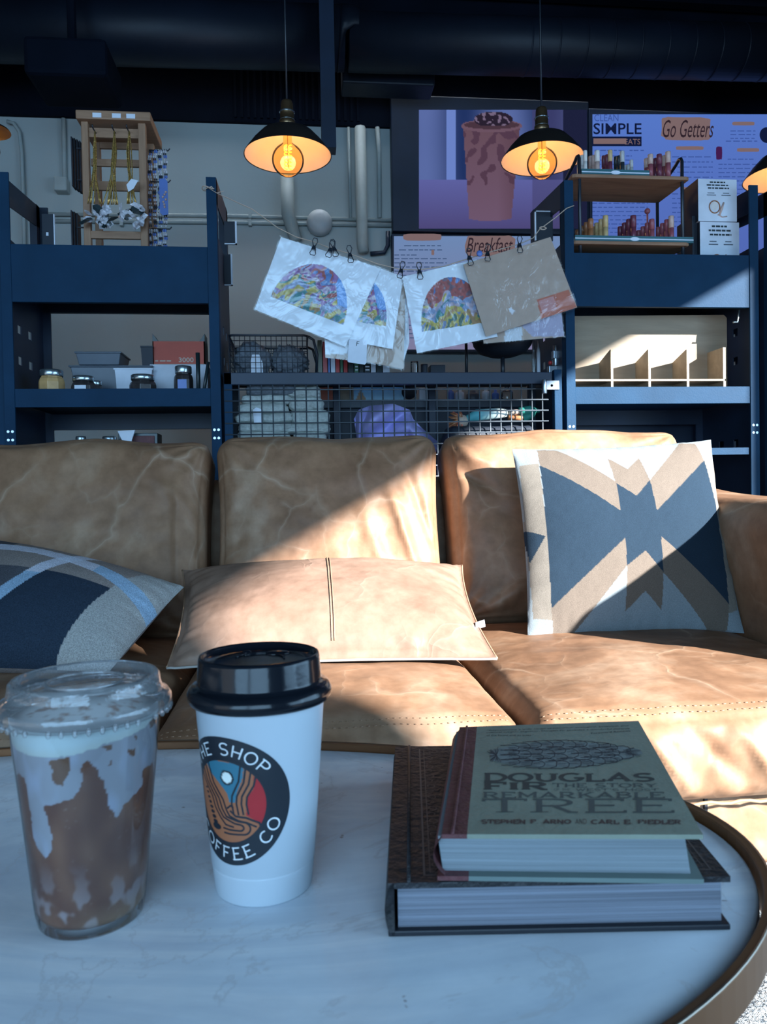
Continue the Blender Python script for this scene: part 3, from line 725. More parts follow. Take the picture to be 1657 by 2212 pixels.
# ---------------------------------------------------------------- throw pillows
def pillow_pts(Q,T,c,pw=2.4,flange=0,seed=0,wr=.004,side=1,sag=0):
    N=((Q[1]-Q[0]).cross(Q[3]-Q[0])).normalized()   # points away from TLxBL
    if N.y>0: N=-N
    def f(s,t,front=True):
        u,v=2*s-1,2*t-1; lim=1-flange
        uu=u*(1-c*(1-v*v)); vv=v*(1-c*(1-u*u))
        a=min(1,abs(u)/lim); b=min(1,abs(v)/lim)
        th=T*(max(0,(1-a**pw))*max(0,(1-b**pw)))**.55
        P=blin(Q,(uu+1)/2,(vv+1)/2)
        w=wr*fbm(V((u*2.3+seed,v*2.3,seed)))*(1 if th>0 else .3)
        # puckers near the seam
        e=max(0,1-(1-a)*4)*(1 if a<1 else 0)+0; w+=wr*1.0*e*noise.noise(V((v*9,seed,u*1.2)))
        e=max(0,1-(1-b)*5)*(1 if b<1 else 0); w+=wr*.8*e*noise.noise(V((u*11,seed+5,v*1.2)))
        return P+N*((th+w) if front else -(th*.8))-V((0,0,sag*(1-u*u)*(v<-.3)*(-v-.3)))
    return f,N
# tan lumbar pillow
TQ=[oy(394,1231,1.80),oy(998,1220,1.80),oz(1074,1421,.410),oz(360,1441,.402)]
t=thing('lumbar_pillow',(TQ[2]+TQ[3])/2,'long pale tan leather lumbar pillow with a centre seam on the middle seat','pillow')
f,N=pillow_pts(TQ,.078,.05,2.6,.03,2.7,.006)
mb=MB(); mb.grid(lambda u,v:f(u,v),150,80,'leather_pale'); mb.build('front_panel',t,fixn=False)
mb=MB(); mb.grid(lambda u,v:f(u,v,False),60,30,'leather_pale'); mb.build('back_panel',t,fixn=False)
mb=MB()
for k in (-1,1):
    mb.tube([f(.507+k*.0045,.05+.9*i/60)+N*.0010 for i in range(61)],.0011,'stitch',5)
mb.build('centre_seam',t)
mb=MB(); L_=[f(i/80,1)+N*.001-V((0,0,.003)) for i in range(81)]; mb.tube(L_,.0026,'cord_pale',6); mb.tube([f(0,i/40)-N*.001 for i in range(41)],.0022,'stitch',6); mb.tube([f(1,i/40)-N*.001 for i in range(41)],.0022,'stitch',6); mb.build('piping',t)
mb=MB(); q=f(.995,.72); mb.hexa([q+V((-.004,0,-.004)),q+V((.016,.0,.001)),q+V((.016,.002,.001)),q+V((-.004,.002,-.004))],[q+V((-.004,0,.010)),q+V((.014,.0,.015)),q+V((.014,.002,.015)),q+V((-.004,.002,.010))],'card_white'); mb.build('care_tag',t,label='little white care tag')
# patterned pillow
PQ=[oy(1106,970,1.865),oy(1536,950,1.885),oz(1608,1368,.392),oz(1140,1382,.395)]
white=L(.185,.215,.23); taupe=L(.125,.100,.080); navyc=L(.013,.026,.042); tl=L(.155,.137,.115)
POLY=[
 (taupe,[(1158,975),(1198,978),(1313,1063),(1320.5,1125),(1160,1015)]),
 (taupe,[(1463,963),(1498,962),(1513,1003),(1398,1125),(1385.6,1058)]),
 (taupe,[(1300.5,1005),(1340.5,1033),(1368,1005),(1385.6,1058),(1355.5,1094),(1312,1065)]),
 (navyc,[(1160,1015),(1320.5,1125),(1312,1065),(1355.5,1094),(1385.6,1058),(1398,1125),(1513,1003),(1538,1095),(1566,1311),(1405.7,1180.5),(1413,1253),(1373,1210),(1335,1241),(1330.5,1183),(1185,1321)]),
 (taupe,[(1330.5,1183),(1335,1241),(1236,1372),(1193,1374),(1185,1321)]),
 (taupe,[(1405.7,1180.5),(1566,1311),(1568,1364),(1525,1364),(1412,1253)]),
 (taupe,[(1335,1241),(1373,1210),(1413,1253),(1416,1328),(1377,1291),(1339,1331)]),
 (navyc,[(1127,1148),(1170,1170),(1142,1221)]),
 (tl,[(1120,1010),(1158,1010),(1188,1345),(1150,1340)]),
 (tl,[(1513,1003),(1545,1000),(1590,1320),(1568,1330)])]
PS=[(c,[inv(PQ,a,b) for a,b in P]) for c,P in POLY]
def pcol(s,t):
    for c,P in PS:
        if inpoly(s,t,P): return c
    return white
t=thing('throw_pillow',(PQ[2]+PQ[3])/2,'square woven pillow with a navy, taupe and white arrow pattern leaning in the right corner','pillow')
f,N=pillow_pts(PQ,.060,.045,2.2,0,5.5,.004)
fin=lambda u,v:(lambda U,W:blin(PQ,U,W))((( (2*u-1)*(1-.045*(1-(2*v-1)**2)))+1)/2,(((2*v-1)*(1-.045*(1-(2*u-1)**2)))+1)/2)
mb=MB(); mb.grid(lambda u,v:f(u,v),270,270,'cotton',lambda u,v:pcol((((2*u-1)*(1-.045*(1-(2*v-1)**2)))+1)/2,(((2*v-1)*(1-.045*(1-(2*u-1)**2)))+1)/2)); mb.build('front_panel',t,fixn=False)
mb=MB(); mb.grid(lambda u,v:f(u,v,False),50,50,'cotton',lambda u,v:white); mb.build('back_panel',t,fixn=False)
# plaid pillow
GQ=[oy(-70,1158,1.84),oy(398,1268,1.66),oy(236,1452,1.42),oy(-240,1440,1.48)]
t=thing('throw_pillow',(GQ[2]+GQ[3])/2,'grey and navy plaid wool pillow with pale stripes slumped at the left end','pillow')
cd_=L(.075,.075,.085); cn=L(.022,.035,.055); ct=L(.24,.20,.18); cs=L(.50,.50,.56); cb=L(.28,.40,.52); cg=L(.34,.33,.31)
def plaid(s,t):
    k_=s**4; h=.15+.22*k_<t<.245+.27*k_; c_=.68-.40*t; v_=c_-.035<s<c_+.035; b2=.88-.12*t
    if h and v_: return L(.55,.58,.66)
    if h: return cs if s<.72 else cb
    if v_: return cb if t>.45 else cs
    if t<.2+.25*k_: return cd_ if s<.30 else (ct if s<b2 else cg)
    if s>b2: return cg
    if s>c_: return ct if t<.42 else cn
    return ct if t<.42 else cd_
f,N=pillow_pts(GQ,.085,.02,2.2,0,8.8,.004)
mb=MB(); mb.grid(lambda u,v:f(u,v),200,160,'wool',plaid); mb.build('front_panel',t,fixn=False)
mb=MB(); mb.grid(lambda u,v:f(u,v,False),50,50,'wool',lambda u,v:L(.30,.26,.25)); mb.build('back_panel',t,fixn=False)
# ---------------------------------------------------------------- table
TC=V((-.263,.557,0)); TA,TB=.582,.2934; TZ=.45
t=thing('coffee_table',TC,'oval marble-topped table with a bronze rim in the foreground','table')
def ell(k,n,a,b,z): an=2*PI*k/n; return TC+V((a*math.cos(an),b*math.sin(an),z))
n=160; mb=MB(); vs=[]; prof=[(0.0,TZ),(-.5,TZ),(-.0025,TZ),(0,TZ-.0025),(0,TZ-.02)]
rings=[]
for fr in (.02,.3,.6,.9): rings.append([TC+V((TA*fr*math.cos(2*PI*k/n),TB*fr*math.sin(2*PI*k/n),TZ)) for k in range(n)])
for dr,z in ((-.003,TZ),(-.001,TZ-.0008),(0,TZ-.003),(0,TZ-.02)): rings.append([ell(k,n,TA+dr,TB+dr,z) for k in range(n)])
vs=[p for r_ in rings for p in r_]; fs=[tuple(range(n))]+[(i*n+k,i*n+(k+1)%n,(i+1)*n+(k+1)%n,(i+1)*n+k) for i in range(len(rings)-1) for k in range(n)]+[tuple((len(rings)-1)*n+k for k in range(n))]
mb.add(vs,fs,'marble',True); mb.build('marble_top',t)
def ring(mb,pr,mt): 
    R_=[[ell(k,n,TA+dr,TB+dr,z) for k in range(n)] for dr,z in pr]; m_=len(pr)
    mb.add([p for r_ in R_ for p in r_],[(i*n+k,i*n+(k+1)%n,((i+1)%m_)*n+(k+1)%n,((i+1)%m_)*n+k) for i in range(m_) for k in range(n)],mt,False)
mb=MB(); ring(mb,[(.0022,TZ-.017),(.0022,TZ+.0045),(.003,TZ+.0058),(.0082,TZ+.0062),(.0086,TZ+.0055),(.0086,TZ-.020),(.0022,TZ-.020)],'bronze')
rm=mb.build('rim',t)
mb=MB(); mb.tube([ell(k,n,TA+.0086,TB+.0086,TZ+.0058) for k in range(n)],.0009,'bronze_highlight',6,closed=True); mb.build('rim_highlight',rm)  # paler metal bead stands in for the highlight along the rim
mb=MB(); mb.prism([(TC.x+.5*math.cos(a*PI/16),TC.y+.24*math.sin(a*PI/16)) for a in range(32)],'z',TZ-.035,TZ-.02,'bronze'); mb.build('under_frame',t)
for sx in (-1,1):
    for sy in (-1,1):
        mb=MB(); mb.tube([TC+V((sx*.34,sy*.14,TZ-.035)),TC+V((sx*.40,sy*.17,0))],[.012,.009],'bronze',12); mb.build('leg',t)
# rug
mb=MB(); random.seed(3)
mb.grid(lambda u,v:V((-.9+2.9*u,.1+1.5*v,.012+.010*fbm(V((u*60,v*32,0))))),240,140,'shag')
mb.box(-.9,2.0,.1,1.6,.0005,.006,'shag')
mb.build('shag_rug',label='white and dark flecked shag rug in sunlight below the right edge of the table',cat='rug',fixn=False)
# ---------------------------------------------------------------- hot cup
HC=V((-.0320,.5385,TZ))
t=thing('paper_cup',HC,'white paper coffee cup with a black lid and round canyon logo','cup')
mb=MB()
PR=[(.0,.003),(.0310,.003),(.0318,0),(.0328,0),(.0334,.0015),(.0352,.0185),(.0354,.0192),(.0350,.0194),(.0356,.0202),(.0447,.1365),(.0450,.1375)]
mb.lathe(PR,'cupwhite',HC,96); 
def cr(z): return .0356+(.0447-.0356)*(z-.0202)/(.1365-.0202)
TH0=math.atan2(-HC.y,-HC.x)   # towards the viewer's side
THC=TH0-math.radians(36)      # logo turned left
ZC=.0985-.0265
def cyl(x,y,e=.00025):        # x,y in metres on the wall of the cup; +x to the right as seen
    z=ZC+y; r=cr(z)+e; a=THC+x/cr(ZC); return HC+V((r*math.cos(a),r*math.sin(a),z))
LR=.0432
mb.grid(lambda u,v:cyl(LR*v*math.cos(2*PI*u),LR*v*math.sin(2*PI*u)),96,20,'ink')
IR=.0282
def inn(x,y):      # inner picture in units of IR
    teal=S(52,112,132); org=S(160,98,66); red=S(166,34,40); dk=S(10,22,30); pale=S(225,232,225)
    left=[(-1,1),(-.58,.92),(-.30,.45),(.08,.10),(.16,-.15)]
    if math.hypot(x-.07,y-.58)<.13: return pale
    if math.hypot(x-.07,y-.58)<.175: return dk
    if inpoly(x,y,[(-.62,.95),(.50,.95),(.46,.62),(.30,.22),(.24,.0),(.10,.0),(.05,.2),(-.15,.42),(-.42,.62)]) : return teal
    if inpoly(x,y,[(.70,.62),(1.2,.6),(1.2,-.62),(.80,-.52),(.62,-.36),(.50,-.28),(.52,-.05),(.56,.18),(.70,.36)]): return red
    return org
mb.grid(lambda u,v:cyl(IR*v*math.cos(2*PI*u),IR*v*math.sin(2*PI*u),.0004),140,50,'vpaint',lambda u,v:inn(v*math.cos(2*PI*u),v*math.sin(2*PI*u)))
ii=lambda x,y:cyl(IR*x,IR*y,.00055)
W_=.055
for dx in (0,.12,.24,.36):
    ribbon(mb,[(.42+dx*.95,.90-dx*.5),(.36+dx*.95,.52-dx*.25),(.18+dx,.16),(.16+dx,-.02),(.20+dx,-.30+dx*.1)],W_*.8,'ink',ii)
for k,dx in enumerate((0,-.13,-.26,-.39)):
    up_=[(-.50+dx,.90-abs(dx)*.6),(-.34+dx,.40),(-.08+dx*.9,.05),(.0+dx*.9,-.20),(.08+dx*.7,-.33+dx*.22)]
    tail=[[(.30,-.42),(.52,-.46),(.74,-.56)],[(.30,-.44)]+arc(.42,-.60,.17,.15,90,-90,12)+[(.05,-.77),(-.12,-.76)],[(.20,-.50)]+arc(.33,-.59,.10,.075,90,-90,10)+[(.05,-.67),(-.14,-.65)],[(-.05,-.56),(.18,-.59)]][k]
    ribbon(mb,up_+tail,W_*.8,'ink',ii)
ribbon(mb,[(.02,-.16),(.12,-.08),(.20,-.12)],W_*.8,'ink',ii)
ribbon(mb,[(.10,-.20),(.24,-.32),(.50,-.34),(.80,-.46),(.86,-.60),(.70,-.80)],W_*.9,'ink',ii)
ribbon(mb,arc(0,0,1,1,0,360,60),.06,'ink',ii)
random.seed(5)
for k in range(9):     # dark footprint-like marks
    f_=k/8; cx_,cy_=-.66+.30*f_,.20-.86*f_; r_=.030+.032*f_+(.04 if k==8 else 0)
    P=[ii(cx_+r_*1.5*math.cos(a*PI/6+.3),cy_+r_*.8*math.sin(a*PI/6+.3)) for a in range(12)]; mb.add([p+(p-HC-V((0,0,p.z-HC.z))).normalized()*.0001 for p in P],[tuple(range(12))],'ink')
def ringtext(txt,amid,span,rb,h,inward=False):
    tot=sum(G[c][0] for c in txt)+.22*(len(txt)-1); x=0
    for c in txt:
        gw,st,_,_=G[c]; 
        def fn(a,b,x=x):
            fa=(x+a)/tot-.5
            if not inward: an=math.radians(amid-fa*span); r_=rb+b*h
            else: an=math.radians(amid+fa*span); r_=rb+h-b*h
            return cyl(r_*math.cos(an),r_*math.sin(an),.0006)
        for s_ in st: ribbon(mb,s_,.115,'inkwhite',fn)
        x+=gw+.22
ringtext('THE SHOP',92,108,.0315,.0078); ringtext('COFFEE CO',-82,128,.0312,.0078,True)
mb.build('cup_body',t,fixn=False)
mb=MB(); mb.lathe([(.0440,.130),(.0480,.1305),(.0496,.133),(.0497,.1365),(.0480,.1400),(.0462,.1415),(.0432,.1425),(.0426,.1450),(.0418,.1585),(.0412,.1612),(.0400,.1618),(.0390,.1605),(.0384,.1575),(.030,.1570),(.0,.1572)],'blacklid',HC,96)
mb.ball(HC+V((.012,.018,.1572)),.006,'blacklid',16,8,(1.6,1,.35)); mb.ball(HC+V((-.01,.024,.1572)),.003,'blacklid',12,8,(1.2,1,.6))
for k in range(2): mb.tube([HC+V((.017*math.cos(a),.017*math.sin(a)+.004*k,.1575)) for a in [k*.6+i*.12 for i in range(20)]],.0009,'blacklid',5)
mb.build('lid',t,fixn=False)
# ---------------------------------------------------------------- iced drink
IC=V((-.1425,.5150,TZ))
t=thing('plastic_cup',IC,'clear plastic cup of iced caramel drink with milky foam, left of the paper cup','cup')
IP=[(0,.004),(.0300,.004),(.0318,.0),(.0330,.0015),(.0345,.010),(.0402,.070),(.0462,.128),(.0472,.1395),(.0500,.1405)]
mb=MB(); mb.lathe(IP,'plastic',IC,96); mb.build('cup_body',t,fixn=False)
def ir(z):
    for (a,b),(c,d) in zip(IP[3:],IP[4:]):
        if b<=z<=d: return a+(c-a)*(z-b)/(d-b)
    return .033
# traced colour areas, in degrees round the cup (0 = facing) and millimetres up
def itrace(X,Y):      # zoom px -> (angle, z)
    px,py=X/3.16,1380+Y/3.16; q=None; cx=pxof(IC+V((0,0,.07)))
    # vertical position via front surface depth
    best=None; lo,hi=0,.15
    for _ in range(30):
        m_=(lo+hi)/2; r_=ir(max(.002,m_)); fr=pxof(IC+V((0,0,m_))+(V((CAM.x-IC.x,CAM.y-IC.y,0)).normalized()*r_*.8))
        if fr[1]>py: lo=m_
        else: hi=m_
    z=lo; r_=ir(max(.002,z)); c0=pxof(IC+V((0,0,z)))[0]; e=pxof(IC+V((0,0,z))+RT*r_)[0]-c0
    s_=max(-.999,min(.999,(px-c0)/e)); return math.asin(s_),z
brownP=[(560,830),(600,800),(640,850),(690,960),(720,1060),(730,1160),(775,1240),(820,1170),(880,1120),(940,1100),(950,970),(1025,980),(1038,1100),(1035,1500),(1000,1850),(960,1960),(600,2080),(300,2050),(235,1800),(180,1500),(175,1400),(170,1200),(150,1000),(170,925),(210,930),(240,1100),(262,1340),(310,1440),(350,1450),(375,1400),(382,1300),(340,1150),(335,1100),(400,1080),(510,1050),(560,960)]
spotsP=[[(350,790),(500,765),(485,870),(440,960),(390,930)],[(690,730),(750,725),(745,760),(715,760)],[(840,790),(890,800),(885,860),(860,840)],[(990,660),(1080,610),(1075,680),(1000,700)],[(735,830),(750,830),(740,870),(725,860)],[(880,700),(910,715),(895,745)]]
bp=[itrace(a,b) for a,b in brownP]; sp_=[[itrace(a,b) for a,b in P] for P in spotsP]
foamlow=[itrace(a,b) for a,b in ((60,740),(300,770),(500,760),(700,710),(900,690),(1080,600))]
cA=math.atan2(CAM.y-IC.y,CAM.x-IC.x)
def drink(a,z,r_):
    an=(a-cA+PI)%(2*PI)-PI
    wob=.04*noise.noise(V((an*7,z*160,0))); wz=.0012*noise.noise(V((an*11,z*120,4)))
    x,y=an+wob,z+wz
    fl=foamlow[0][1]
    for (p,q) in zip(foamlow,foamlow[1:]):
        if p[0]<=an<=q[0]: fl=p[1]+(q[1]-p[1])*(an-p[0])/(q[0]-p[0])
    if an>foamlow[-1][0]: fl=foamlow[-1][1]
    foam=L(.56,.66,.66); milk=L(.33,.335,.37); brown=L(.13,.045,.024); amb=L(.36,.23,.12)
    if y>fl: return lerpc(foam,L(.52,.55,.48),max(0,min(1,1-(y-fl)/.006))*.6)
    for P in sp_:
        if inpoly(x,y,P): return L(.16,.075,.04)
    c=milk; s2=noise.noise(V((an*5,z*55,9)))
    c=lerpc(milk,L(.42,.46,.58),max(0,s2))
    inside=inpoly(x,y,bp)
    if abs(an)>1.55: inside = noise.noise(V((an*2,z*30,2)))>-.1 and z<.10
    if inside:
        c=lerpc(brown,L(.20,.085,.045),max(0,noise.noise(V((an*3,z*45,1)))*1.3+.3))
        bl=noise.noise(V((an*3.2+3,z*70,5)))+.3*noise.noise(V((an*9,z*200,5)))
        if z<.050 and bl>.08: c=lerpc(c,L(.34,.27,.27),min(1,(bl-.08)*5)*(1-z/.05)*1.3 if z<.05 else 0)
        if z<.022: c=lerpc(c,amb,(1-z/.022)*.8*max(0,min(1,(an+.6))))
        if noise.noise(V((an*70,z*900,5)))>.62: c=lerpc(c,L(.3,.2,.16),.5)
    elif z<.012: c=L(.40,.40,.40)
    return c
DP=[(.0,.0055),(.0308,.0058),(.0330,.0085)]+[(ir(.010+.1225*k/150)-.0011,.010+.1225*k/150) for k in range(151)]
mb=MB(); mb.lathe(DP,'vgloss',IC,240,colf=drink); 
def topfoam(a,z,r_):
    x,y=r_*math.cos(a),r_*math.sin(a); k=noise.noise(V((x*110,y*110,2)))+.5*noise.noise(V((x*300,y*300,3)))
    return lerpc(L(.62,.60,.58),L(.26,.11,.05),max(0,min(1,(k-.02)*2.5)) if r_<.036 else 0)
mb.lathe([(ir(.1325)-.0011,.1325)]+[(.043*(1-k/26),.1335+.008*(1-(1-k/26)**2)) for k in range(27)],'vpaint',IC,120,colf=topfoam)
mb.build('iced_drink',t,fixn=False)
mb=MB(); mb.lathe([(.0490,.1325),(.0525,.1330),(.0538,.1365),(.0535,.1405),(.0515,.1435),(.0480,.1455),(.0468,.1500),(.0462,.1545),(.0445,.1565),(.0425,.1560),(.0415,.1530),(.0400,.1518),(.0,.1520)],'lidplastic',IC,96)
for k in range(44):
    a=2*PI*k/44; 
    if k%9==4: continue
    mb.ball(IC+V((.0528*math.cos(a),.0528*math.sin(a),.1335)),.0016,'lidplastic',6,5,(1,1,1.6))
mb.tube([IC+V((.024*math.cos(a),.024*math.sin(a),.1525)) for a in [2*PI*i/40 for i in range(40)]],.0012,'lidplastic',6,closed=True)
mb.build('lid',t,fixn=False)
# ---------------------------------------------------------------- books
def quad_off(Q,dx0,dx1,dy0,dy1):   # Q: TL TR BR BL ; inset along edges (metres)
    ux=(Q[2]-Q[3]).normalized(); uy=(Q[0]-Q[3]).normalized()
    return [Q[0]+ux*dx0-uy*dy1,Q[1]-ux*dx1-uy*dy1,Q[2]-ux*dx1+uy*dy0,Q[3]+ux*dx0+uy*dy0]
def up(Q,h): return [p+V((0,0,h)) for p in Q]
def flat(Q,z): return [V((p.x,p.y,z)) for p in Q]
z1=TZ+.0335
bl=oz(837,1908,z1); br=oz(1578,1893,z1); tlx=oz(854,1613,z1)
B1=[tlx,tlx+(br-bl),br,bl]
t=thing('hardback_book',flat([(B1[2]+B1[3])/2],TZ)[0],'big black hardback with embossed cover lying on the marble, under the other book','book')
mb=MB(); th=.0036
mb.hexa(flat(B1,z1-th),flat(B1,z1),'bookcloth')
I_=quad_off(B1,.016,.0085,.010,.010); 
def frame2d(mb,Q,w,z,mt):
    A=quad_off(Q,0,0,0,0); B=quad_off(Q,w,w,w,w); vs=flat(A,z)+flat(B,z); mb.add(vs,[(0,1,5,4),(1,2,6,5),(2,3,7,6),(3,0,4,7)],mt)
frame2d(mb,quad_off(B1,.022,.008,.008,.008),.0012,z1+.0002,'gilt'); frame2d(mb,quad_off(B1,.026,.012,.012,.012),.0006,z1+.0002,'gilt')
# scrolled border ornament
Q_=quad_off(B1,.030,.016,.016,.016); ux=(Q_[2]-Q_[3]); uy=(Q_[0]-Q_[3])
for side in range(4):
    A,B=[(Q_[3],Q_[2]),(Q_[2],Q_[1]),(Q_[1],Q_[0]),(Q_[0],Q_[3])][side]; dd=(B-A); n_=int(dd.length/.011); un=dd.normalized(); vn=V((-un.y,un.x,0))
    for k in range(n_):
        c_=A+dd*((k+.5)/n_); sg=1 if k%2 else -1
        pts=[(c_+un*(.0045*math.cos(a)*(1-a/9))+vn*sg*(.0045*math.sin(a)*(1-a/9))) for a in [i*.45 for i in range(14)]]
        for i in range(13):
            p,q=pts[i],pts[i+1]; nn=V((-(q-p).y,(q-p).x,0)).normalized()*.00035
            mb.add([V((r_.x,r_.y,z1+.00022)) for r_ in (p+nn,q+nn,q-nn,p-nn)],[(0,1,2,3)],'gilt')
fc=mb.build('front_cover',t)
mb=MB(); mb.hexa(flat(B1,TZ+.0002),flat(B1,TZ+.0002+th),'bookedge'); mb.build('back_cover',t,bevel=.0008)
mb=MB(); PB=quad_off(B1,.006,.004,.0045,.0045); mb.hexa(flat(PB,TZ+th),flat(PB,z1-th),'pages'); mb.build('page_block',t)
mb=MB(); uxn=(B1[2]-B1[3]).normalized()
sp=[]; 
for end in (B1[3],B1[0]):
    for a in range(9):
        an=PI/2+PI*a/8; sp.append(V((end.x,end.y,0))+uxn*(.004+.006*math.cos(an))+V((0,0,TZ+.0168+.0165*math.sin(an))))
mb.add(sp,[(i,i+1,9+i+1,9+i) for i in range(8)]+[tuple(range(9)),tuple(range(17,8,-1))],'bookcloth',True)
mb.tube([B1[3]+uxn*.013+V((0,0,.0002)),B1[0]+uxn*.013+V((0,0,.0002))],.0013,'bookcloth',6)
mb.build('spine',t,fixn=False)
# upper book
z2=z1+.0275
bl=oz(934,1802,z2); br=oz(1519,1803,z2); tlx=oz(979,1571,z2); tr=tlx+(br-bl)
best=None
for dz in [k*.0005 for k in range(-10,40)]:
    for s_ in [.85+.01*k for k in range(25)]:
        c_=tlx+(br-bl)*s_+V((0,0,dz)); a=pxof(c_); e=(a[0]-1379)**2+(a[1]-1557)**2+((s_-1)*60)**2
        if best is None or e<best[0]: best=(e,c_)
tr=best[1]
B2=[tlx,tr,br,bl]
t=thing('hardback_book',V(((bl.x+br.x)/2,bl.y,z1)),'sage green hardback with maroon spine and pine cone drawing on the black book','book')
mb=MB(); th=.0028; DN=V((0,0,-th))
G2=22
def cov(s,t_,e=0): 
    p=blin(B2,s,t_); return p+V((0,0,e))
def covcol(s,t_):
    return 'maroon' if s<.115 else 'sage'
SP=.13
def slab(s0,s1,mt):
    vs=[];n_=12
    for t_ in (0,1):
        for k in range(n_+1):
            s=s0+(s1-s0)*k/n_; vs+= [cov(s,t_),cov(s,t_)+DN]
    m_=2*(n_+1); fs=[]
    for k in range(n_):
        fs+= [(2*k,2*k+2,m_+2*k+2,m_+2*k),(2*k+1,m_+2*k+1,m_+2*k+3,2*k+3),(2*k,2*k+1,2*k+3,2*k+2),(m_+2*k,m_+2*k+2,m_+2*k+3,m_+2*k+1)]
    fs+= [(0,m_,m_+1,1),(m_-2,m_-1,2*m_-1,2*m_-2)]
    mb.add(vs,fs,mt)
slab(.035,SP,'maroon'); slab(SP,1,'sage')
IV=lambda x,y: inv(B2,x,y)
def line(txt,x0,x1,yt,yb,mt,w,serif,stroke=True,yt2=None,yb2=None):
    a=IV(x0,yb); b=IV(x1,yb2 if yb2 else yb); c=IV(x0,yt); d=IV(x1,yt2 if yt2 else yt)
    def fn(x,y):
        s=(a[0]*(1-x)+b[0]*x)*(1-y)+(c[0]*(1-x)+d[0]*x)*y; t_=(a[1]*(1-x)+b[1]*x)*(1-y)+(c[1]*(1-x)+d[1]*x)*y
        return cov(s,t_,.00018)
    if stroke:
        tot=sum(G[k][0] for k in txt)+.14*(len(txt)-1)
        stroke_text(mb,txt,lambda x,y:fn(x/tot,y),mt,w=w,gap=.14,serif=serif)
    else: font_text(mb,txt,fn,mt,1.0,1.0)
line('DOUGLAS',1047,1411.5,1671.5,1687.7,'slabink',.20,.17)
line('FIR',1046.3,1183,1690.8,1705.8,'slabink',.22,.15)
line('THE STORY',1194.3,1419,1692.8,1701,'slabink2',.15,.13)
line('OF THE',1197,1232,1704,1708.6,'slabink2',.12,0)
line("WEST'S MOST",1244,1422.5,1704,1708.8,'slabink2',.13,.08)
line('REMARKABLE',1044,1435,1712,1723.8,'slabink2',.15,.13)
line('TREE',1045,1453.8,1727,1755,'slabink2',.11,.17)
line('STEPHEN F. ARNO',1040.7,1233,1771.5,1779.5,'redink',.28,.1)
line('AND',1243,1267,1770,1780,'redink',.12,0)
line('CARL E. FIEDLER',1278,1471,1772,1780,'redink',.28,.1)
line('"Representing a wide range of historical, ecological, botanical, and',1053,1357,1577,1580,'slabink',0,0,False,1566.5,1569.5)
line('cultural insights together, Douglas Fir provides a wonderful portrait',1051,1361,1581.5,1584.8,'slabink',0,0,False,1572.5,1576)
line('of the forest and its trees."',1051,1153,1587,1590.5,'slabink',0,0,False,1586.5,1590)
line('Foreword Reviews',1277,1362,1582.5,1586,'slabink',0,0,False,1577,1580.5)
# pine cone drawing
CL,CR_=IV(1060,1626),IV(1389,1630); CT,CB=IV(1200,1599),IV(1200,1662)
def cf(x,y,e=.0002): # x 0..1 tip to tip, y -1..1
    s=CL[0]+(CR_[0]-CL[0])*x; t_=(CT[1]+CB[1])/2+(CB[1]-CT[1])/2*(-y); return cov(s,t_,e)
def env(x): return (math.sin(PI*min(1,max(0,x*.93+.05)))**.55)*(1-.35*x**2.5)
mb.add([cf(k/40,env(k/40)*.93,.00015) for k in range(41)]+[cf(1-k/40,-env(1-k/40)*.93,.00015) for k in range(41)],[tuple(range(82))],'conetone')
random.seed(11)
cols=11
for i in range(cols):
    x0=.08+i*.078; nrow=3 if i%2 else 4; ev=env(x0+.04)
    if i>8: nrow=2+(i%2)
    for j in range(nrow):
        yc=(-1+ (2*j+1)/nrow)*ev; hh=ev/nrow*1.12; ln=.115 if i<9 else .075
        pts=[(x0-.015,yc+hh*.95),(x0+ln*.5,yc+hh*1.02),(x0+ln*.85,yc+hh*.7),(x0+ln*1.0,yc+hh*.15),(x0+ln*.93,yc-hh*.55),(x0+ln*.5,yc-hh*1.0),(x0-.01,yc-hh*.92)]
        sm=[]
        for k in range(len(pts)-1):
            for f_ in (0,.25,.5,.75): sm.append((pts[k][0]+(pts[k+1][0]-pts[k][0])*f_,pts[k][1]+(pts[k+1][1]-pts[k][1])*f_+.02*random.uniform(-1,1)))
        sm.append(pts[-1]); ribbon(mb,[(a,b*.12) for a,b in sm],.0048,'coneink',lambda a,b:cf(a,b/.12,.00032),seg=1)
        for k in range(5):
            yy=yc+hh*random.uniform(-.7,.7); ribbon(mb,[(x0+ln*.35,(yc*.3+yy*.7)*.12),(x0+ln*random.uniform(.7,.92),yy*.12)],.0016,'coneink',lambda a,b:cf(a,b/.12,.00028),seg=1)
for k in range(26):
    a=random.uniform(.35*PI,1.65*PI); r_=random.uniform(.05,.085); ribbon(mb,[(.04,0),(.04+r_*math.cos(a)*.9,r_*1.1*math.sin(a)*.8)],.003,'coneink',lambda a,b:cf(a,b/.12,.0003),seg=1)
for k in range(12):
    a=random.uniform(-.22*PI,.22*PI); ribbon(mb,[(.90,math.sin(a)*.03),(.90+random.uniform(.05,.1),math.sin(a)*.06)],.003,'coneink',lambda a,b:cf(a,b/.12,.0003),seg=1)
mb.build('front_cover',t,fixn=False)
uxn2=(B2[2]-B2[3]).normalized()
Bb=[V((B2[0].x,B2[0].y,z1+.0006)),V((B2[1].x-.002,B2[1].y,z1+.0006)),V((B2[2].x-.003,B2[2].y-.006,z1+.0006)),V((B2[3].x+.002,B2[3].y-.004,z1+.0006))]
mb=MB(); mb.hexa([Bb[0].lerp(Bb[1],.12),Bb[1],Bb[2],Bb[3].lerp(Bb[2],.12)],up([Bb[0].lerp(Bb[1],.12),Bb[1],Bb[2],Bb[3].lerp(Bb[2],.12)],th),'sage_edge')
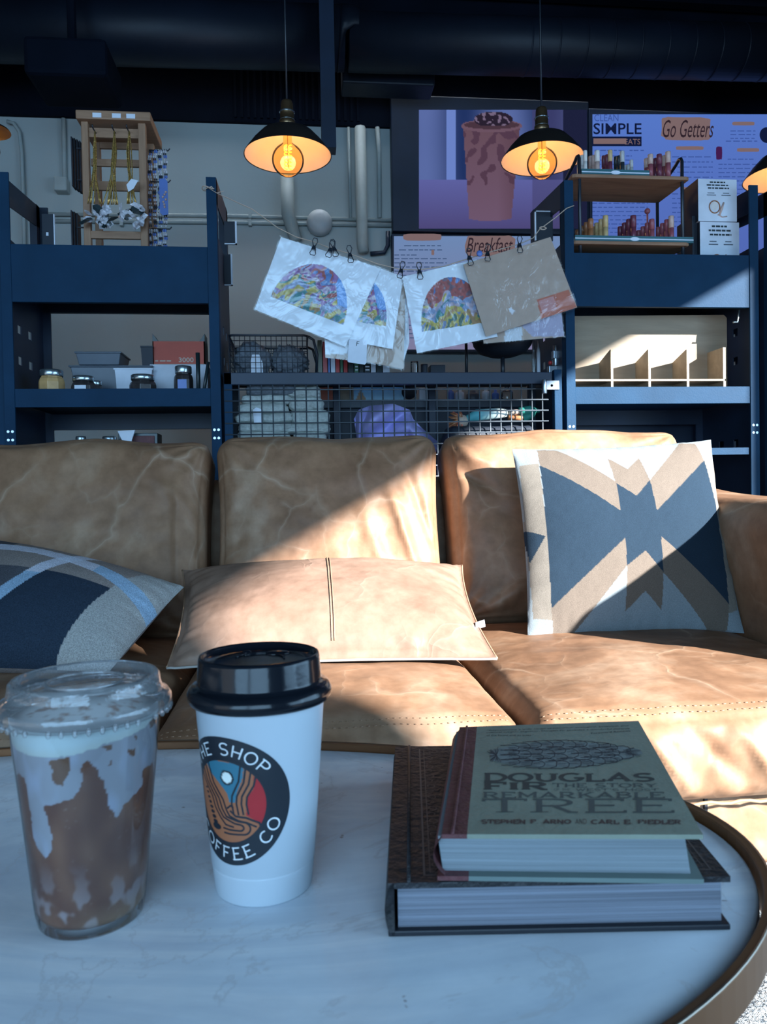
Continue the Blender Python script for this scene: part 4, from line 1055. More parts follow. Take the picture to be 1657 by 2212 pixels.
Qm=[Bb[0],Bb[0].lerp(Bb[1],.12),Bb[3].lerp(Bb[2],.12),Bb[3]]; mb.hexa(Qm,up(Qm,th),'maroon'); mb.build('back_cover',t)
mb=MB(); lo_=quad_off(up(Bb,th),.003,.006,.007,.004); hi_=quad_off([p+DN for p in B2],.003,.010,.004,.004)
mb.hexa(lo_,hi_,'pages_pale'); mb.build('page_block',t)
mb=MB(); sp=[]
for e0,e1 in ((B2[3],Bb[3]),(B2[0],Bb[0])):
    for a in range(11):
        f_=a/10; sp.append(e0.lerp(e1+V((0,0,0)),f_)+uxn2*(.0075-.0085*math.sin(PI*f_)))
mb.add(sp,[(i,i+1,12+i,11+i) for i in range(10)],'maroon',True); 
mb.tube([cov(.075,k/20,.0003) for k in range(21)],.0011,'maroon',6)
mb.build('spine',t,fixn=False)

# ---------------------------------------------------------------- shelving units
FY=2.70; BY=3.10
def hexbolt(mb,x,y,z,r=.006): mb.lathe([(0,-.004),(r,-.004),(r,0),(0,0)],'steel',(x,y,z),10,M=Matrix.Rotation(PI/2,3,'X'),smooth=False)
def side_panel(t,x,w,zt,ztb):        # post pair with a pierced plate between them
    mb=MB(); mb.box(x,x+w,FY,FY+.006,.02,zt,'navy'); mb.box(x if x<0 and w>0 else x,x+.005,FY,FY+.045,.02,zt,'navy')
    o=mb.build('front_post',t,bevel=.0015)
    return o
def unit(lab,x0,x1,zt,xi0,xi1,nm='shelving_unit'):
    t=thing(nm,((x0+x1)/2,(FY+BY)/2,0),lab,'shelf')
    pw=.034
    for xa in (x0,x1-pw):
        mb=MB(); mb.box(xa,xa+pw,FY-.004,FY+.004,.0,zt,'navy'); xs_=xa if xa==x0 else xa+pw-.004; mb.box(xs_,xs_+.004,FY,FY+.04,0,zt,'navy')
        for dz in (0,.028):
            for dx in (.010,.024): hexbolt(mb,xa+dx,FY-.0045,.925+dz,.0055)
        mb.build('front_post',t,bevel=.001)
        mb=MB(); mb.box(xa,xa+pw,BY-.004,BY+.004,0,zt+.03,'navy_dark'); mb.box(xs_,xs_+.004,BY-.04,BY,0,zt+.03,'navy_dark'); mb.build('rear_post',t)
        # plate: uprights and rungs leaving pairs of square holes
        mb=MB(); X0,X1=xs_,xs_+.004; ys=[FY+.04,FY+.13,FY+.165,FY+.235,FY+.27,BY-.04]
        zs=[.02,1.20,1.225,1.31,1.335,1.60]
        for a,b_ in ((0,1),(2,3),(4,5)): mb.box(X0,X1,ys[a],ys[b_],.02,1.62,'navy_dark')
        for a,b_ in ((.02,.88),(.91,1.20),(1.23,1.31),(1.34,1.62)):
            for c_,d in ((1,2),(3,4)): mb.box(X0,X1,ys[c_],ys[d],a,b_,'navy_dark')
        mb.build('side_panel',t)
        mb=MB(); mb.prism([(FY+.004,zt-.09),(BY,zt-.05),(BY,zt+.03),(FY+.004,zt)],'x',X0,X1,'navy_dark'); mb.build('top_brace',t)
    def board(z0,z1,surf,rear,nm_,holes,hz):
        mb=MB(); mb.box(xi0,xi1,FY-.002,FY+.018,z0,z1,'navy')
        b=mb.build('front_rail',t,bevel=.0012)
        mb=MB()
        for hx in holes:
            x_=xi0+(xi1-xi0)*hx; mb.lathe([(0,-.0015),(.0045,-.0015),(.0065,0)],'steel' ,(x_,FY-.002,hz),12,M=Matrix.Rotation(PI/2,3,'X'))
            mb.lathe([(0,-.0022),(.0022,-.0022),(.0022,-.001)],'ink',(x_,FY-.002,hz),8,M=Matrix.Rotation(PI/2,3,'X'))
        mb.build('screws',b)
        mb=MB(); mb.box(xi0,xi1,FY+.018,BY-.02,surf-.015,surf,'navy'); mb.build('shelf_board',t)
        mb=MB(); mb.box(xi0,xi1,BY-.02,BY,surf-rear,surf+.0,'navy_dark'); mb.build('rear_rail',t)
    board(1.386,1.578,1.50,.06,'top',(.14,.47,.80),1.528)
    board(1.034,1.096,1.066,.075,'mid',(.17,.50,.83),1.046)
    return t,xi0,xi1
lu,_,_=unit('dark navy steel shelving unit on the left holding the wooden jewellery rack',-.985,-.272,1.815,-.951,-.306)
mb=MB(); mb.box(-.951,-.306,FY+.01,BY-.02,.785,.80,'navy'); mb.box(-.951,-.306,FY,FY+.02,.77,.83,'navy'); mb.build('shelf_board',lu)
ru,_,_=unit('dark navy steel shelving unit on the right with sunlight across its top panel',.955,1.692,1.835,.989,1.656)
qa=oz(1350,935,.87); mb=MB(); mb.box(.989,1.650,FY,FY+.30,.855,.87,'navy'); mb.box(.989,1.650,FY-.002,FY+.01,.845,.87,'navy'); mb.build('shelf_board',ru)
mb=MB(); h=oy(1597,664,FY+.03); h2=oy(1590,696,FY+.03); mb.tube([V((h.x,FY+.03,1.386)),V((h2.x+.006,FY+.03,h2.z)),V((h2.x-.012,FY+.03,h2.z))],.004,'lid_silver',6); mb.build('hook',label='small pale metal hook hanging under the right top panel',cat='hook')
# neighbour at the right edge
nu,_,_=unit('dark shelving unit cut off by the right edge of the photo',1.740,2.46,1.82,1.775,2.42)
# neighbour at the left edge (only its post shows)
t=thing('shelving_unit',(-1.35,2.9,0),'dark shelving unit whose post just shows at the left edge','shelf')
for xa in (-1.02,-1.70):
    mb=MB(); mb.box(xa,xa+.034,FY,FY+.006,0,1.83,'navy'); mb.build('front_post',t)
    mb=MB(); mb.box(xa,xa+.034,BY,BY+.006,0,1.83,'navy_dark'); mb.build('rear_post',t)
mb=MB(); mb.box(-1.67,-1.02,FY,FY+.02,1.386,1.575,'navy'); mb.box(-1.67,-1.02,FY,BY,1.45,1.465,'navy'); mb.build('shelf_board',t)
# ---------------------------------------------------------------- centre cage rack
t=thing('cage_rack',(.33,2.9,0),'low black rack with a square wire grid front between the two shelving units','rack')
cx0=-.262; cx1=.935; zt=1.150
mb=MB(); mb.box(cx0,.905,FY,FY+.03,1.108,zt,'navy_dark'); mb.box(cx0,.905,3.02,3.03,1.143,zt,'navy_dark'); mb.box(cx0,.905,FY+.03,3.02,1.146,1.150,'navy_dark'); mb.build('top_shelf',t,bevel=.002)
for x_,y_,m_ in ((cx0,FY,'navy'),(.908,FY-.01,'steel'),(cx0,3.0,'navy_dark'),(.908,3.0,'navy_dark'),(oy(727,860,3.02).x-.014,3.0,'navy_dark'),(oy(932,860,3.02).x-.014,3.0,'navy_dark')):
    mb=MB(); mb.box(x_,x_+.028,y_,y_+.028,0,1.150 if x_<.9 else 1.158,'navy' if m_=='steel' else m_); mb.build('post',t,bevel=.002)
mb=MB(); g0=oy(491,822,FY).x; g1=oy(1177,822,FY).x; sp=.0385
k=0; x=g0
while x<g1+.01: mb.tube([(x,FY+.004,.62),(x,FY+.004,1.112)],.0024,'grid_wire',6); x+=sp
z=1.090
while z>.62: mb.tube([(g0-.01,FY-.001,z),(g1+.012,FY-.001,z)],.0024,'grid_wire',6); z-=sp
mb.build('wire_grid',t)
mb=MB(); mb.box(.870,.925,FY-.014,FY-.008,1.085,1.118,'steel'); mb.tube([(.868,FY-.02,1.12),(.868,FY-.02,1.07)],.009,'steel',10); hexbolt(mb,.897,FY-.014,1.10); mb.build('latch_bracket',t,bevel=.001)
mb=MB(); mb.box(cx0,.93,FY+.02,3.03,.60,.62,'navy_dark'); mb.build('bottom_shelf',t)
# back counter
t=thing('back_counter',(.9,3.75,0),'long dark counter with a grey top edge seen through the wire grid','counter')
mb=MB(); mb.box(-.20,2.5,3.12,4.05,1.073,1.104,'tray_grey'); mb.build('worktop',t,bevel=.003)
mb=MB(); mb.box(-.18,2.5,3.15,4.03,0,1.073,'navy_dark'); mb.build('body',t)
# things on the counter, seen through the grid: x0,x1,y-top(px)
def cbox(px0,px1,pt,z0,y,dp,mt,nm,lab,cat,grp=None,bev=.003):
    a=oy(px0,pt,y); b=oy(px1,pt,y); mb=MB(); mb.box(a.x,b.x,y,y+dp,z0,a.z,mt); return mb.build(nm,label=lab,cat=cat,group=grp,bevel=bev)
Y=3.14; Z=1.1045
cbox(690,722,836,Z,Y,.05,'orange_label','postcard_box','orange box on the counter just behind the folded towels','box')
cbox(724,762,838,Z,Y+.02,.06,'spine_tan','postcard_box','brownish box on the counter next to the orange box','box')
mb=MB(); a=oy(764,834,Y); b=oy(872,834,Y)
skyc=lambda u,v: lerpc(L(.22,.55,.95),L(.5,.8,.98),v) if not (u<.28 and v>.35 and abs(u-.14)<.14*(v-.2)) else L(.55,.34,.2)
mb.box(a.x,b.x,Y+.002,Y+.03,Z,a.z,'spine_blue'); mb.grid(lambda u,v:V((a.x+(b.x-a.x)*u,Y,a.z+(Z-a.z)*v)),40,16,'vpaint',skyc)
mb.build('landscape_print',label='long blue landscape print standing on the counter behind the purple cloth',cat='picture')
mb=MB(); c_=oy(884,852,Y-.01); mb.lathe([(0,-.012),(.026,-.012),(.030,-.008),(.030,.01),(0,.01)],'card_black',(c_.x,Y-.01,Z+.034),28,M=R90); mb.lathe([(0,-.0125),(.022,-.0125)],'porcelain',(c_.x,Y-.01,Z+.034),28,M=R90)
mb.build('round_clock',label='small round white-faced clock on the counter beside the blue print',cat='clock')
for i,(p0_,p1_,pt,mt,lab,kind) in enumerate(((905,930,838,'card_white','small pale box on the counter right of the round clock','b'),(968,984,836,'jar_blue','slim blue bottle on the counter behind the doll head','t'),(986,1006,838,'card_white','white bottle on the counter right of the slim blue bottle','t'),(1010,1040,842,'tray_grey','squat grey tin on the counter among the bottles','t'),(1044,1062,836,'spine_white','tall pale bottle on the counter beside the grey tin','t'),(1066,1082,840,'jar_blue','dusky blue jar on the counter right of the tall pale bottle','t'),(1086,1112,834,'clearglass','clear glass jar on the counter, rightmost of the row','t'))):
    a=oy(p0_,pt,Y); b=oy(p1_,pt,Y)
    if kind=='b': cbox(p0_,p1_,pt,Z,Y,.05,mt,'small_box',lab,'box')
    else:
        r=(b.x-a.x)/2; h=a.z-Z; mb=MB(); mb.lathe([(0,0),(r*.95,0),(r,h*.05),(r,h*.62),(r*.8,h*.72),(r*.42,h*.78),(r*.42,h),(0,h)],mt,((a.x+b.x)/2,Y+.03,Z),20)
        mb.build('counter_bottle',label=lab,cat='bottle')
# dark counter clutter and pale bottles above the rack
def onrack(px0,px1,pt,y,mt,nm,lab,cat,prof=None,dp=.06,z0=1.1505):
    a=oy(px0,pt,y); b=oy(px1,pt,y); r=(b.x-a.x)/2; h=a.z-z0; mb=MB()
    if prof: mb.lathe([(p*r,q*h) for p,q in prof],mt,((a.x+b.x)/2,y+r,z0),24)
    else: mb.box(a.x,b.x,y,y+dp,z0,a.z,mt)
    return mb.build(nm,label=lab,cat=cat,bevel=0 if prof else .002)
bt=((0,0),(.95,0),(1,.04),(1,.70),(.6,.82),(.4,.86),(.4,1),(0,1))
onrack(1150,1158,735,2.95,'clearglass','slim_bottle','slim pale bottle on the rack, left of a matching pair','bottle',bt)
onrack(1160,1168,735,2.95,'card_white','slim_bottle','slim white bottle on the rack, right of a matching pair','bottle',bt)
t=thing('metal_clamp',(oy(1198,800,2.8).x,2.8,1.15),'bright metal clamp with a red knob at the right end of the rack','clamp')
mb=MB(); a=oy(1186,745,2.8); b=oy(1208,798,2.8); mb.box(a.x,b.x,2.8,2.83,1.1505,1.19,'steel'); mb.tube([(b.x-.01,2.81,1.19),(b.x-.01,2.81,a.z)],.009,'steel',12); mb.box(b.x-.02,b.x+.012,2.80,2.83,a.z-.05,a.z-.02,'steel'); mb.build('body',t,bevel=.002)
mb=MB(); mb.ball((a.x+.004,2.8,1.20),.008,'spine_red'); mb.build('knob',t)
t=thing('round_bowl',(oy(1085,770,3.0).x,3.0,1.15),'round-bottomed black pan showing below the hanging prints','pan')
a=oy(1022,735,2.89); b=oy(1148,735,2.89); r=(b.x-a.x)/2; c_=V(((a.x+b.x)/2,2.89,oy(1085,772,2.89).z)); 
mb=MB(); mb.lathe([(0,0),(r*.45,.004),(r*.78,.018),(r*.97,.045),(r,.062),(r*1.02,.062),(r*.95,.058),(r*.7,.03),(0,.018)],'card_black',c_,40); mb.build('bowl',t)
mb=MB(); mb.tube([(c_.x,c_.y,c_.z+.002),(c_.x,c_.y,1.152)],.008,'black_metal',10); mb.lathe([(0,0),(.05,0),(.05,.006),(0,.008)],'black_metal',(c_.x,c_.y,1.1505),24); mb.build('foot',t)
a=oy(1007,742,2.98); mb=MB(); mb.tube([(a.x,2.98,1.1505),(a.x,2.98,a.z+.06)],.006,'black_metal',8); mb.lathe([(0,0),(.03,0),(.03,.005),(0,.006)],'black_metal',(a.x,2.98,1.1505),20); mb.build('thin_stand',label='thin black upright stand left of the black pan',cat='stand')
for i,(px0,px1,pt,lab) in enumerate(((888,905,780,'small clear jar on the rack below the hanging prints'),(910,925,786,'low dark dish on the rack right of the small clear jar'),(930,962,788,'low dark tray with curled edge on the rack beside the stand'))):
    onrack(px0,px1,pt,2.95,'clearglass' if i==0 else 'card_black',('glass_jar','dark_dish','dark_tray')[i],lab,('jar','dish','tray')[i],((0,0),(.9,0),(1,.3),(1,.9),(1.05,1),(0,.95)) if i<2 else None)
# books standing on the rack
BK=((686,696,735,'spine_olive','thin olive book, leftmost of the standing books'),(697,707,738,'spine_red','red book next to the olive book'),(708,713,740,'spine_blue','thin blue book between the two red books'),(714,724,744,'spine_white','white-backed book right of the thin blue book'),(725,734,760,'spine_red','shorter red book in the middle of the standing books'),(735,741,764,'spine_green','dark green book right of the shorter red book'),(742,751,762,'spine_red','red book just left of the dark books'),(752,764,768,'spine_dark','near-black book among the standing books'),(765,775,770,'spine_green','dark green book with pale lettering'),(776,786,772,'spine_dark','dark slim book beside the green book'),(787,800,768,'spine_dark','dark book with white stripes, fourth from the right end'),(801,812,772,'spine_white','white-spined book near the right end'),(813,826,770,'spine_dark','dark thick book under the brown paper bag'),(827,842,774,'spine_white','pale book at the right end of the row'))
for (a_,b_,pt,mt,lab) in BK:
    a=oy(a_,pt,2.86); b=oy(b_,pt,2.86); mb=MB(); mb.box(a.x,b.x-.0015,2.86,3.01,1.1505,a.z,mt)
    mb.box(a.x+.002,b.x-.0035,2.865,3.012,a.z,a.z+.0005,'pages'); 
    if 'stripes' in lab or 'lettering' in lab:
        for k in range(3): mb.box(a.x+.003,b.x-.004,2.8595,2.86,1.17+.012*k,1.175+.012*k,'card_white')
    mb.build('book',label=lab,cat='book',group='books standing on the cage rack',bevel=.001)
# small wire basket
t=thing('wire_basket',(oy(580,800,2.8).x,2.83,1.15),'small black wire basket standing on the left end of the cage rack','basket')
a=oy(494,724,2.74); b=oy(664,724,2.74); x0,x1=a.x,b.x; y0,y1=2.74,2.98; z0,z1_=1.153,a.z
mb=MB(); mb.tube([(x0+.012,y0,z1_),(x1-.012,y0,z1_),(x1,y0+.012,z1_),(x1,y1,z1_),(x0,y1,z1_),(x0,y0+.012,z1_)],.0042,'black_wire',8,closed=True); mb.build('rim',t)
mb=MB()
n_=15
for k in range(n_+1):
    x=x0+(x1-x0)*k/n_; mb.tube([(x,y0,z1_),(x,y0,z0),(x,y1,z0),(x,y1,z1_)],.0014,'black_wire',5)
for k in range(8):
    z=z0+(z1_-z0)*k/7; mb.tube([(x0,y0,z),(x1,y0,z),(x1,y1,z),(x0,y1,z)],.0014,'black_wire',5,closed=True)
for k in range(9):
    y=y0+(y1-y0)*k/8; mb.tube([(x0,y,z1_),(x0,y,z0),(x1,y,z0),(x1,y,z1_)],.0014,'black_wire',5)
mb.build('wire_mesh',t)
mb=MB(); mb.tube([(x1+.003,y0+.02,z1_),(x1+.022,y0+.03,z1_-.01),(x1+.034,y0+.04,z1_-.06),(x1+.03,y0+.06,1.16)],.005,'black_wire',8); mb.build('handle',t); mb=MB(); mb.tube([(x1+.003,y1-.02,z1_),(x1+.022,y1-.03,z1_-.01),(x1+.034,y1-.04,z1_-.06)],.005,'black_wire',8); mb.build('handle',t)
def lumpy(c,sc,mt,nm,lab,cat,seed,amp=.25,grp=None,fr=1.6,n=(36,24)):
    c=V(c); mb=MB()
    def f(u,v):
        a=2*PI*u; b_=PI*v; d=V((math.sin(b_)*math.cos(a),math.sin(b_)*math.sin(a),math.cos(b_)))
        k=1+amp*fbm(d*fr+V((seed,0,0)))+amp*.4*ridge(d*fr*1.7+V((seed,3,0)))
        q=V((d.x*sc[0],d.y*sc[1],d.z*sc[2]))*k; q.z=max(q.z,-sc[2]*.95); return c+q
    mb.grid(f,n[0],n[1],mt); return mb.build(nm,label=lab,cat=cat,group=grp)
q=oy(545,775,2.86); lumpy((q.x,2.86,1.155+.062),(.060,.060,.060),'towel_dark','knit_hat','dark knitted item in the left half of the small wire basket','hat',3,.38,fr=2.6,n=(60,40))
q=oy(625,780,2.88); lumpy((q.x,2.88,1.155+.058),(.060,.060,.056),'towel_dark','knit_hat','darker furry item in the right half of the small wire basket','hat',8,.42,fr=3.4,n=(60,40))
a=oy(540,766,2.77); b=oy(568,800,2.77); mb=MB(); mb.prism([(a.x+.008,a.z),(b.x-.012,a.z),(b.x,a.z-.03),(b.x,1.1545),(a.x,1.1545),(a.x,a.z-.03)],'y',2.768,2.771,'card_white'); mb.build('price_tag',label='pale swing tag inside the small wire basket',cat='tag')
# folded towels
def towel(px0,px1,py0,py1,y,dp,lab,seed,mt='towel'):
    a=oy(px0,py0,y); b=oy(px1,py1,y); mb=MB(); h=a.z-b.z
    def dsp(p,q,n): return V((.006*noise.noise(V((p.z*2,p.y*2,seed))),.004*noise.noise(V((p.x*4,p.z*3,seed))),h*.09*noise.noise(V((p.x*1.6,p.y,seed)))+.0035*math.sin(p.z*9)*0))
    r=h*.46
    cube_cushion(mb,(a.x+b.x)/2,y+dp/2,(a.z+b.z)/2,b.x-a.x,dp,h,r,mt,None,(30,16,14),dsp,0)
    return mb.build('folded_towel',label=lab,cat='towel',group='folded grey towels inside the cage rack')
L1=((530,640,830,852,'large dark grey folded towel on top of the left pile'),(520,628,852,872,'grey folded towel second in the left pile'),(512,622,870,894,'pale grey towel above the price tag'),(506,632,892,912,'grey towel with a rolled edge behind the price tag'),(514,632,912,932,'light towel in the lower left pile'),(512,628,932,955,'lowest visible towel of the left pile'),(512,628,955,990,'towel at the foot of the left pile'))
R1=((618,694,832,858,'ribbed towel topping the right pile'),(622,700,856,886,'plump light grey towel second in the right pile'),(626,714,884,914,'thick grey towel in the middle of the right pile'),(612,714,914,934,'light towel low in the right pile'),(634,706,932,955,'lowest visible towel of the right pile'),(620,708,955,990,'towel at the foot of the right pile'))
for i,(a_,b_,c_,d,lab) in enumerate(L1): towel(a_,b_,c_,d,2.745+.004*(i%2),.26,lab,i*3.1,'towel_dark' if i==0 else 'towel')
for i,(a_,b_,c_,d,lab) in enumerate(R1): towel(a_,b_,c_,d,2.75+.005*(i%3),.26,lab,20+i*2.7)
zb=oy(600,990,2.75).z; a=oy(505,990,2.8); b=oy(716,990,2.8); mb=MB(); mb.box(a.x,b.x,2.74,3.02,.6205,zb-.001,'card_black'); mb.build('dark_crate',label='dark crate under the folded towels, almost hidden by the sofa',cat='crate')
a=oy(546,880,2.735); b=oy(568,914,2.735); mb=MB(); mb.prism([(a.x+.003,b.z),(a.x,a.z-.008),(a.x+.012,a.z),(b.x-.003,a.z-.006),(b.x,b.z)],'y',2.736,2.738,'card_white'); mb.build('price_tag',label='pale blue-white price tag on the pale grey towel',cat='tag')
# purple cloth
mb=MB()
def cloth(u,v):
    # a bunched garment: outline given in pixels, folds in depth
    top=[(765,905),(775,885),(800,876),(850,872),(885,885),(893,905),(912,925),(948,956)]
    f=u*(len(top)-1); i=min(int(f),len(top)-2); fx=top[i][0]+(top[i+1][0]-top[i][0])*(f-i); fy=top[i][1]+(top[i+1][1]-top[i][1])*(f-i)
    x=fx+(v*(855-fx))*.18; y=fy+(1010-fy)*v
    dpt=2.85-.075*math.sin(PI*min(1,v*1.2))**.6*math.sin(PI*u)**.5+.075*ridge(V((u*3.2+v*2.2,v*1.4-u,4)))+.020*math.sin(u*13+v*9)
    return oy(x,y,dpt)
mb.grid(cloth,80,60,'lavender'); mb.grid(lambda u,v:cloth(u,v)+V((0,.10*math.sin(PI*u)*(1-.3*v)+.02,0)),40,30,'lavender')
q=oy(855,1000,2.85); mb.box(q.x-.10,q.x+.10,2.80,2.95,.6205,q.z+.01,'lavender'); mb.build('purple_garment',label='bunched lavender garment inside the cage rack',cat='clothing')
# doll lying on dark cloth
t=thing('rag_doll',oy(1060,925,2.82),'red-haired doll in teal and white lying on its side behind the wire grid','doll')
P=lambda a,b_,y=2.80: oy(a,b_,y)
mb=MB(); mb.tube([P(1005,907),P(1030,897),P(1075,893),P(1095,892)],[.012,.022,.020,.014],'vpaint',14)
mb.c=[(L(.10,.42,.46) if i<28 else L(.66,.72,.66)) for i in range(len(mb.c))]
mb.tube([P(1098,892),P(1128,889),P(1150,884)],[.012,.010,.009],'kraft_label',10); mb.tube([P(1098,901),P(1125,903),P(1146,898)],[.012,.011,.009],'tube_amber',10); mb.build('body',t)
mb=MB(); mb.ball(P(998,910),.024,'kraft_label',16,12); mb.build('head',t)
mb=MB()
random.seed(2)
for k in range(46):
    a=random.uniform(0,2*PI); e=P(988,908,2.79)+V((random.uniform(-.035,.018),random.uniform(-.01,.02),random.uniform(-.034,.032))); mb.tube([P(996,909),(P(996,909)+e)/2+V((0,-.006,.004)),e],[.006,.006,.003],'tube_amber' if k%3 else 'orange_label',5)
mb.build('hair',t)
mb=MB(); mb.tube([P(1122,890),P(1145,886),P(1166,888)],[.018,.017,.007],'vpaint',12); mb.tube([P(1130,904),P(1146,898),P(1160,886)],[.014,.014,.006],'vpaint',12)
mb.c=[L(.03,.25,.20) if (i//12)%2==0 else L(.05,.34,.27) for i in range(len(mb.c))]; mb.build('shoes',t)
a=P(965,922); b=P(1160,922); mb=MB()
cube_cushion(mb,(a.x+b.x)/2,2.85,(a.z+.62)/2+.002,b.x-a.x,.20,a.z-.62-.006,.03,'card_black',None,(20,10,10),lambda p,q,n:V((0,0,.012*noise.noise(V((p.x*3,p.y*2,1))) if p.z>0 else 0)),0); mb.build('dark_cloth_pile',label='pile of black cloth under the doll in the cage rack',cat='cloth')
# ---------------------------------------------------------------- wooden jewellery rack (left unit)
WYf=2.86; WYb=3.02; S15=1.5005
def X(px,y=WYf): return oy(px,400,y).x
t=thing('jewellery_rack',(X(247),2.94,S15),'slatted wooden rack hung with gold chains, topping the left shelving unit','rack')
zt_=oy(245,262,WYf).z
mb=MB(); a=oy(163,250,WYf-.02); b=oy(325,262,WYf-.02); mb.box(a.x,b.x,WYf-.02,WYb+.05,zt_-.003,zt_+.028,'oak_x'); tb=mb.build('top_board',t,bevel=.003)
for px in (200,242,273):
    q=oy(px,256,WYf-.021); q2=oy(px+19,256,WYf-.021); mb=MB(); mb.box(q.x,q2.x,WYf-.0215,WYf-.020,zt_+.002,zt_+.018,'card_white'); mb.build('price_sticker',tb)
pxs=((178,193),(301,317))
for (p0_,p1_) in pxs:
    for yy,nm_ in ((WYf,'front'),(WYb,'rear')):
        mb=MB(); mb.box(X(p0_),X(p1_),yy,yy+.025,S15,zt_-.003,'oak'); mb.build('post',t,bevel=.002)
for (py0,py1,yy) in ((300,322,WYb),(342,360,WYf+.028),(390,412,WYf+.028),(498,516,WYf+.0)):
    a=oy(193,py0,yy); b=oy(301,py1,yy); mb=MB(); mb.box(X(193),X(301),yy+.001,yy+.013,b.z,a.z,'oak_x'); mb.build('slat',t,bevel=.001)
for px in (205,247,278):
    q=oy(px,284,WYf+.0); mb=MB(); mb.tube([V((q.x,WYf+.02,q.z)),V((q.x,WYf-.03,q.z)),V((q.x,WYf-.035,q.z+.008))],.0025,'black_wire',6); mb.build('hook',t)
mb=MB(); mb.box(X(193),X(301),WYf+.013,WYf+.022,oy(240,290,WYf).z-.006,oy(240,276,WYf).z+.004,'oak_x'); mb.build('hook_rail',t)
hz=[oy(320,y_,2.92).z for y_ in (322,390,492)]
for k,z in enumerate(hz):
    mb=MB(); mb.tube([V((X(317),2.93,z)),V((X(358),2.93,z)),V((X(362),2.93,z+.008))],.0025,'black_wire',6); mb.tube([V((X(178),2.93,z)),V((X(150),2.93,z)),V((X(147),2.93,z+.008))],.0025,'black_wire',6); mb.build('side_hook',t)
random.seed(4)
CH=((205,'gold chain necklaces hanging from the left hook of the wooden rack',205,440),(247,'gold chain necklaces hanging from the middle hook of the wooden rack',238,442),(279,'gold chain necklaces hanging from the right hook of the wooden rack',285,440))
for px,lab,pe,pey in CH:
    q=oy(px,283,WYf-.033); t=thing('chain_necklace',q,lab,'necklace','gold chain necklaces on the wooden rack')
    mb=MB()
    for k in range(9):
        o1=random.uniform(-5,5); e=random.uniform(-22,22); 
        pts=[]
        for i in range(14):
            f_=i/13; sp_=(o1*min(1,f_*4)*(1 if f_<.5 else 1)+ (pe-px)*max(0,f_-.3)/.7+e*max(0,f_-.45)**1.3*1.6); 
            pts.append(oy(px+sp_,283+(pey-283)*f_,WYf-.036-.004*(k%3)))
        mb.tube(pts,.0021,'gold_chain',5)
        for i in range(1,13): 
            if random.random()<.35: mb.ball(pts[i]+V((0,-.003,0)),.0026,'gold_chain',6,4)
    mb.build('chains',t)
    mb=MB(); c_=oy(pe+2,466,WYf-.04); 
    for k in range(16):
        o=V((random.uniform(-.042,.042),random.uniform(-.008,.008),random.uniform(-.034,.030))); r=random.uniform(.010,.020)
        Rz=Matrix.Rotation(random.uniform(0,6),3,(random.random(),random.random(),random.random()+.1))
        vs=[c_+o+Rz@V((r*math.cos(a)*(1.4 if k%2 else 1),.003*(-1)**i,r*math.sin(a)*random.uniform(.6,1.1))) for i,a in enumerate([j*PI/3 for j in range(6)])]
        mb.add(vs+[c_+o+Rz@V((0,.006,0)),c_+o-Rz@V((0,.006,0))],[(i,(i+1)%6,6) for i in range(6)]+[(i,7,(i+1)%6) for i in range(6)],'shell' if k%5 else 'spine_dark')
    if pe<200: pass
    mb.build('shell_pendants',t)
q=oy(281,400,WYf-.05); t=MB(); t.prism([(q.x-.012,q.z+.0),(q.x+.005,q.z+.022),(q.x+.028,q.z+.016),(q.x+.012,q.z-.012),(q.x-.006,q.z-.024)],'y',WYf-.052,WYf-.05,'card_white'); t.build('paper_tag',label='crumpled white tag caught on the right gold chains',cat='tag')
# side hangings
for i,(z0_,z1p,row) in enumerate(((296,402,'upper'),(455,532,'lower'))):
    for k in range(4 if i==0 else 3):
        a=oy(155+6*k,z0_+3*k,2.90+.018*k); b=oy(155+6*k,z1p+4*k,2.90+.018*k)
        mb=MB(); mb.box(a.x-.003,a.x+.001,2.895+.018*k,2.909+.018*k+.03,b.z,a.z,'card_black'); mb.tube([(a.x-.001,2.91+.018*k,a.z),(a.x+.001,2.93,hz[0 if i==0 else 2])],.001,'black_wire',4)
        mb.build('earring_card',label='black card edge-on in the %s stack hung on the left side of the wooden rack'%row,cat='card',group='%s black cards at the left of the wooden rack'%row)
for i,(yy0,yy1,row) in enumerate(((322,388,'top'),(392,488,'middle'),(494,545,'bottom'))):
    for k in range(4):
        px=322+11*k; mb=MB(); P0=oy(px,yy0,2.925)
        for j in range(2):
            pts=[oy(px+j*4+1.6*math.sin(i_*1.1+k),yy0+(yy1-yy0)*i_/12,2.925-.004*j) for i_ in range(13)]
            mb.tube(pts,.0016,'black_wire',5)
            for i_ in range(1,13): mb.ball(pts[i_],.0042 if i_%2 else .003,('shell','card_black','jar_blue','shell')[(i_+k+i)%4],7,5,(1,1,1.5))
        mb.build('bead_strand',label='beaded strand on the %s hook at the right side of the wooden rack'%row,cat='bead strand',group='bead strands on the %s right hook'%row)
mb=MB(); a=oy(344,385,2.90); b=oy(364,466,2.90); ps=[(a.x,b.z+.01),(a.x+.01,b.z),(b.x,b.z+.004),(b.x,a.z-.012),(b.x-.01,a.z),(a.x,a.z-.006)]; mb.prism(ps,'y',2.897,2.899,'jar_blue')
random.seed(9)
for k in range(7): mb.ball((a.x+.018+random.uniform(-.006,.006),2.896,b.z+.03+.009*k),.0045,'tube_pink',6,4)
mb.build('blue_card',label='blue card with pink flecks hanging at the right side of the wooden rack',cat='card')
mb=MB(); q=oy(235,528,2.9); mb.lathe([(0,0),(.022,0),(.026,.02),(.012,.04),(.014,.052),(0,.056)],'card_black',(q.x,2.9,S15),16); mb.build('dark_ornament',label='small dark ornament at the foot of the wooden rack',cat='ornament')
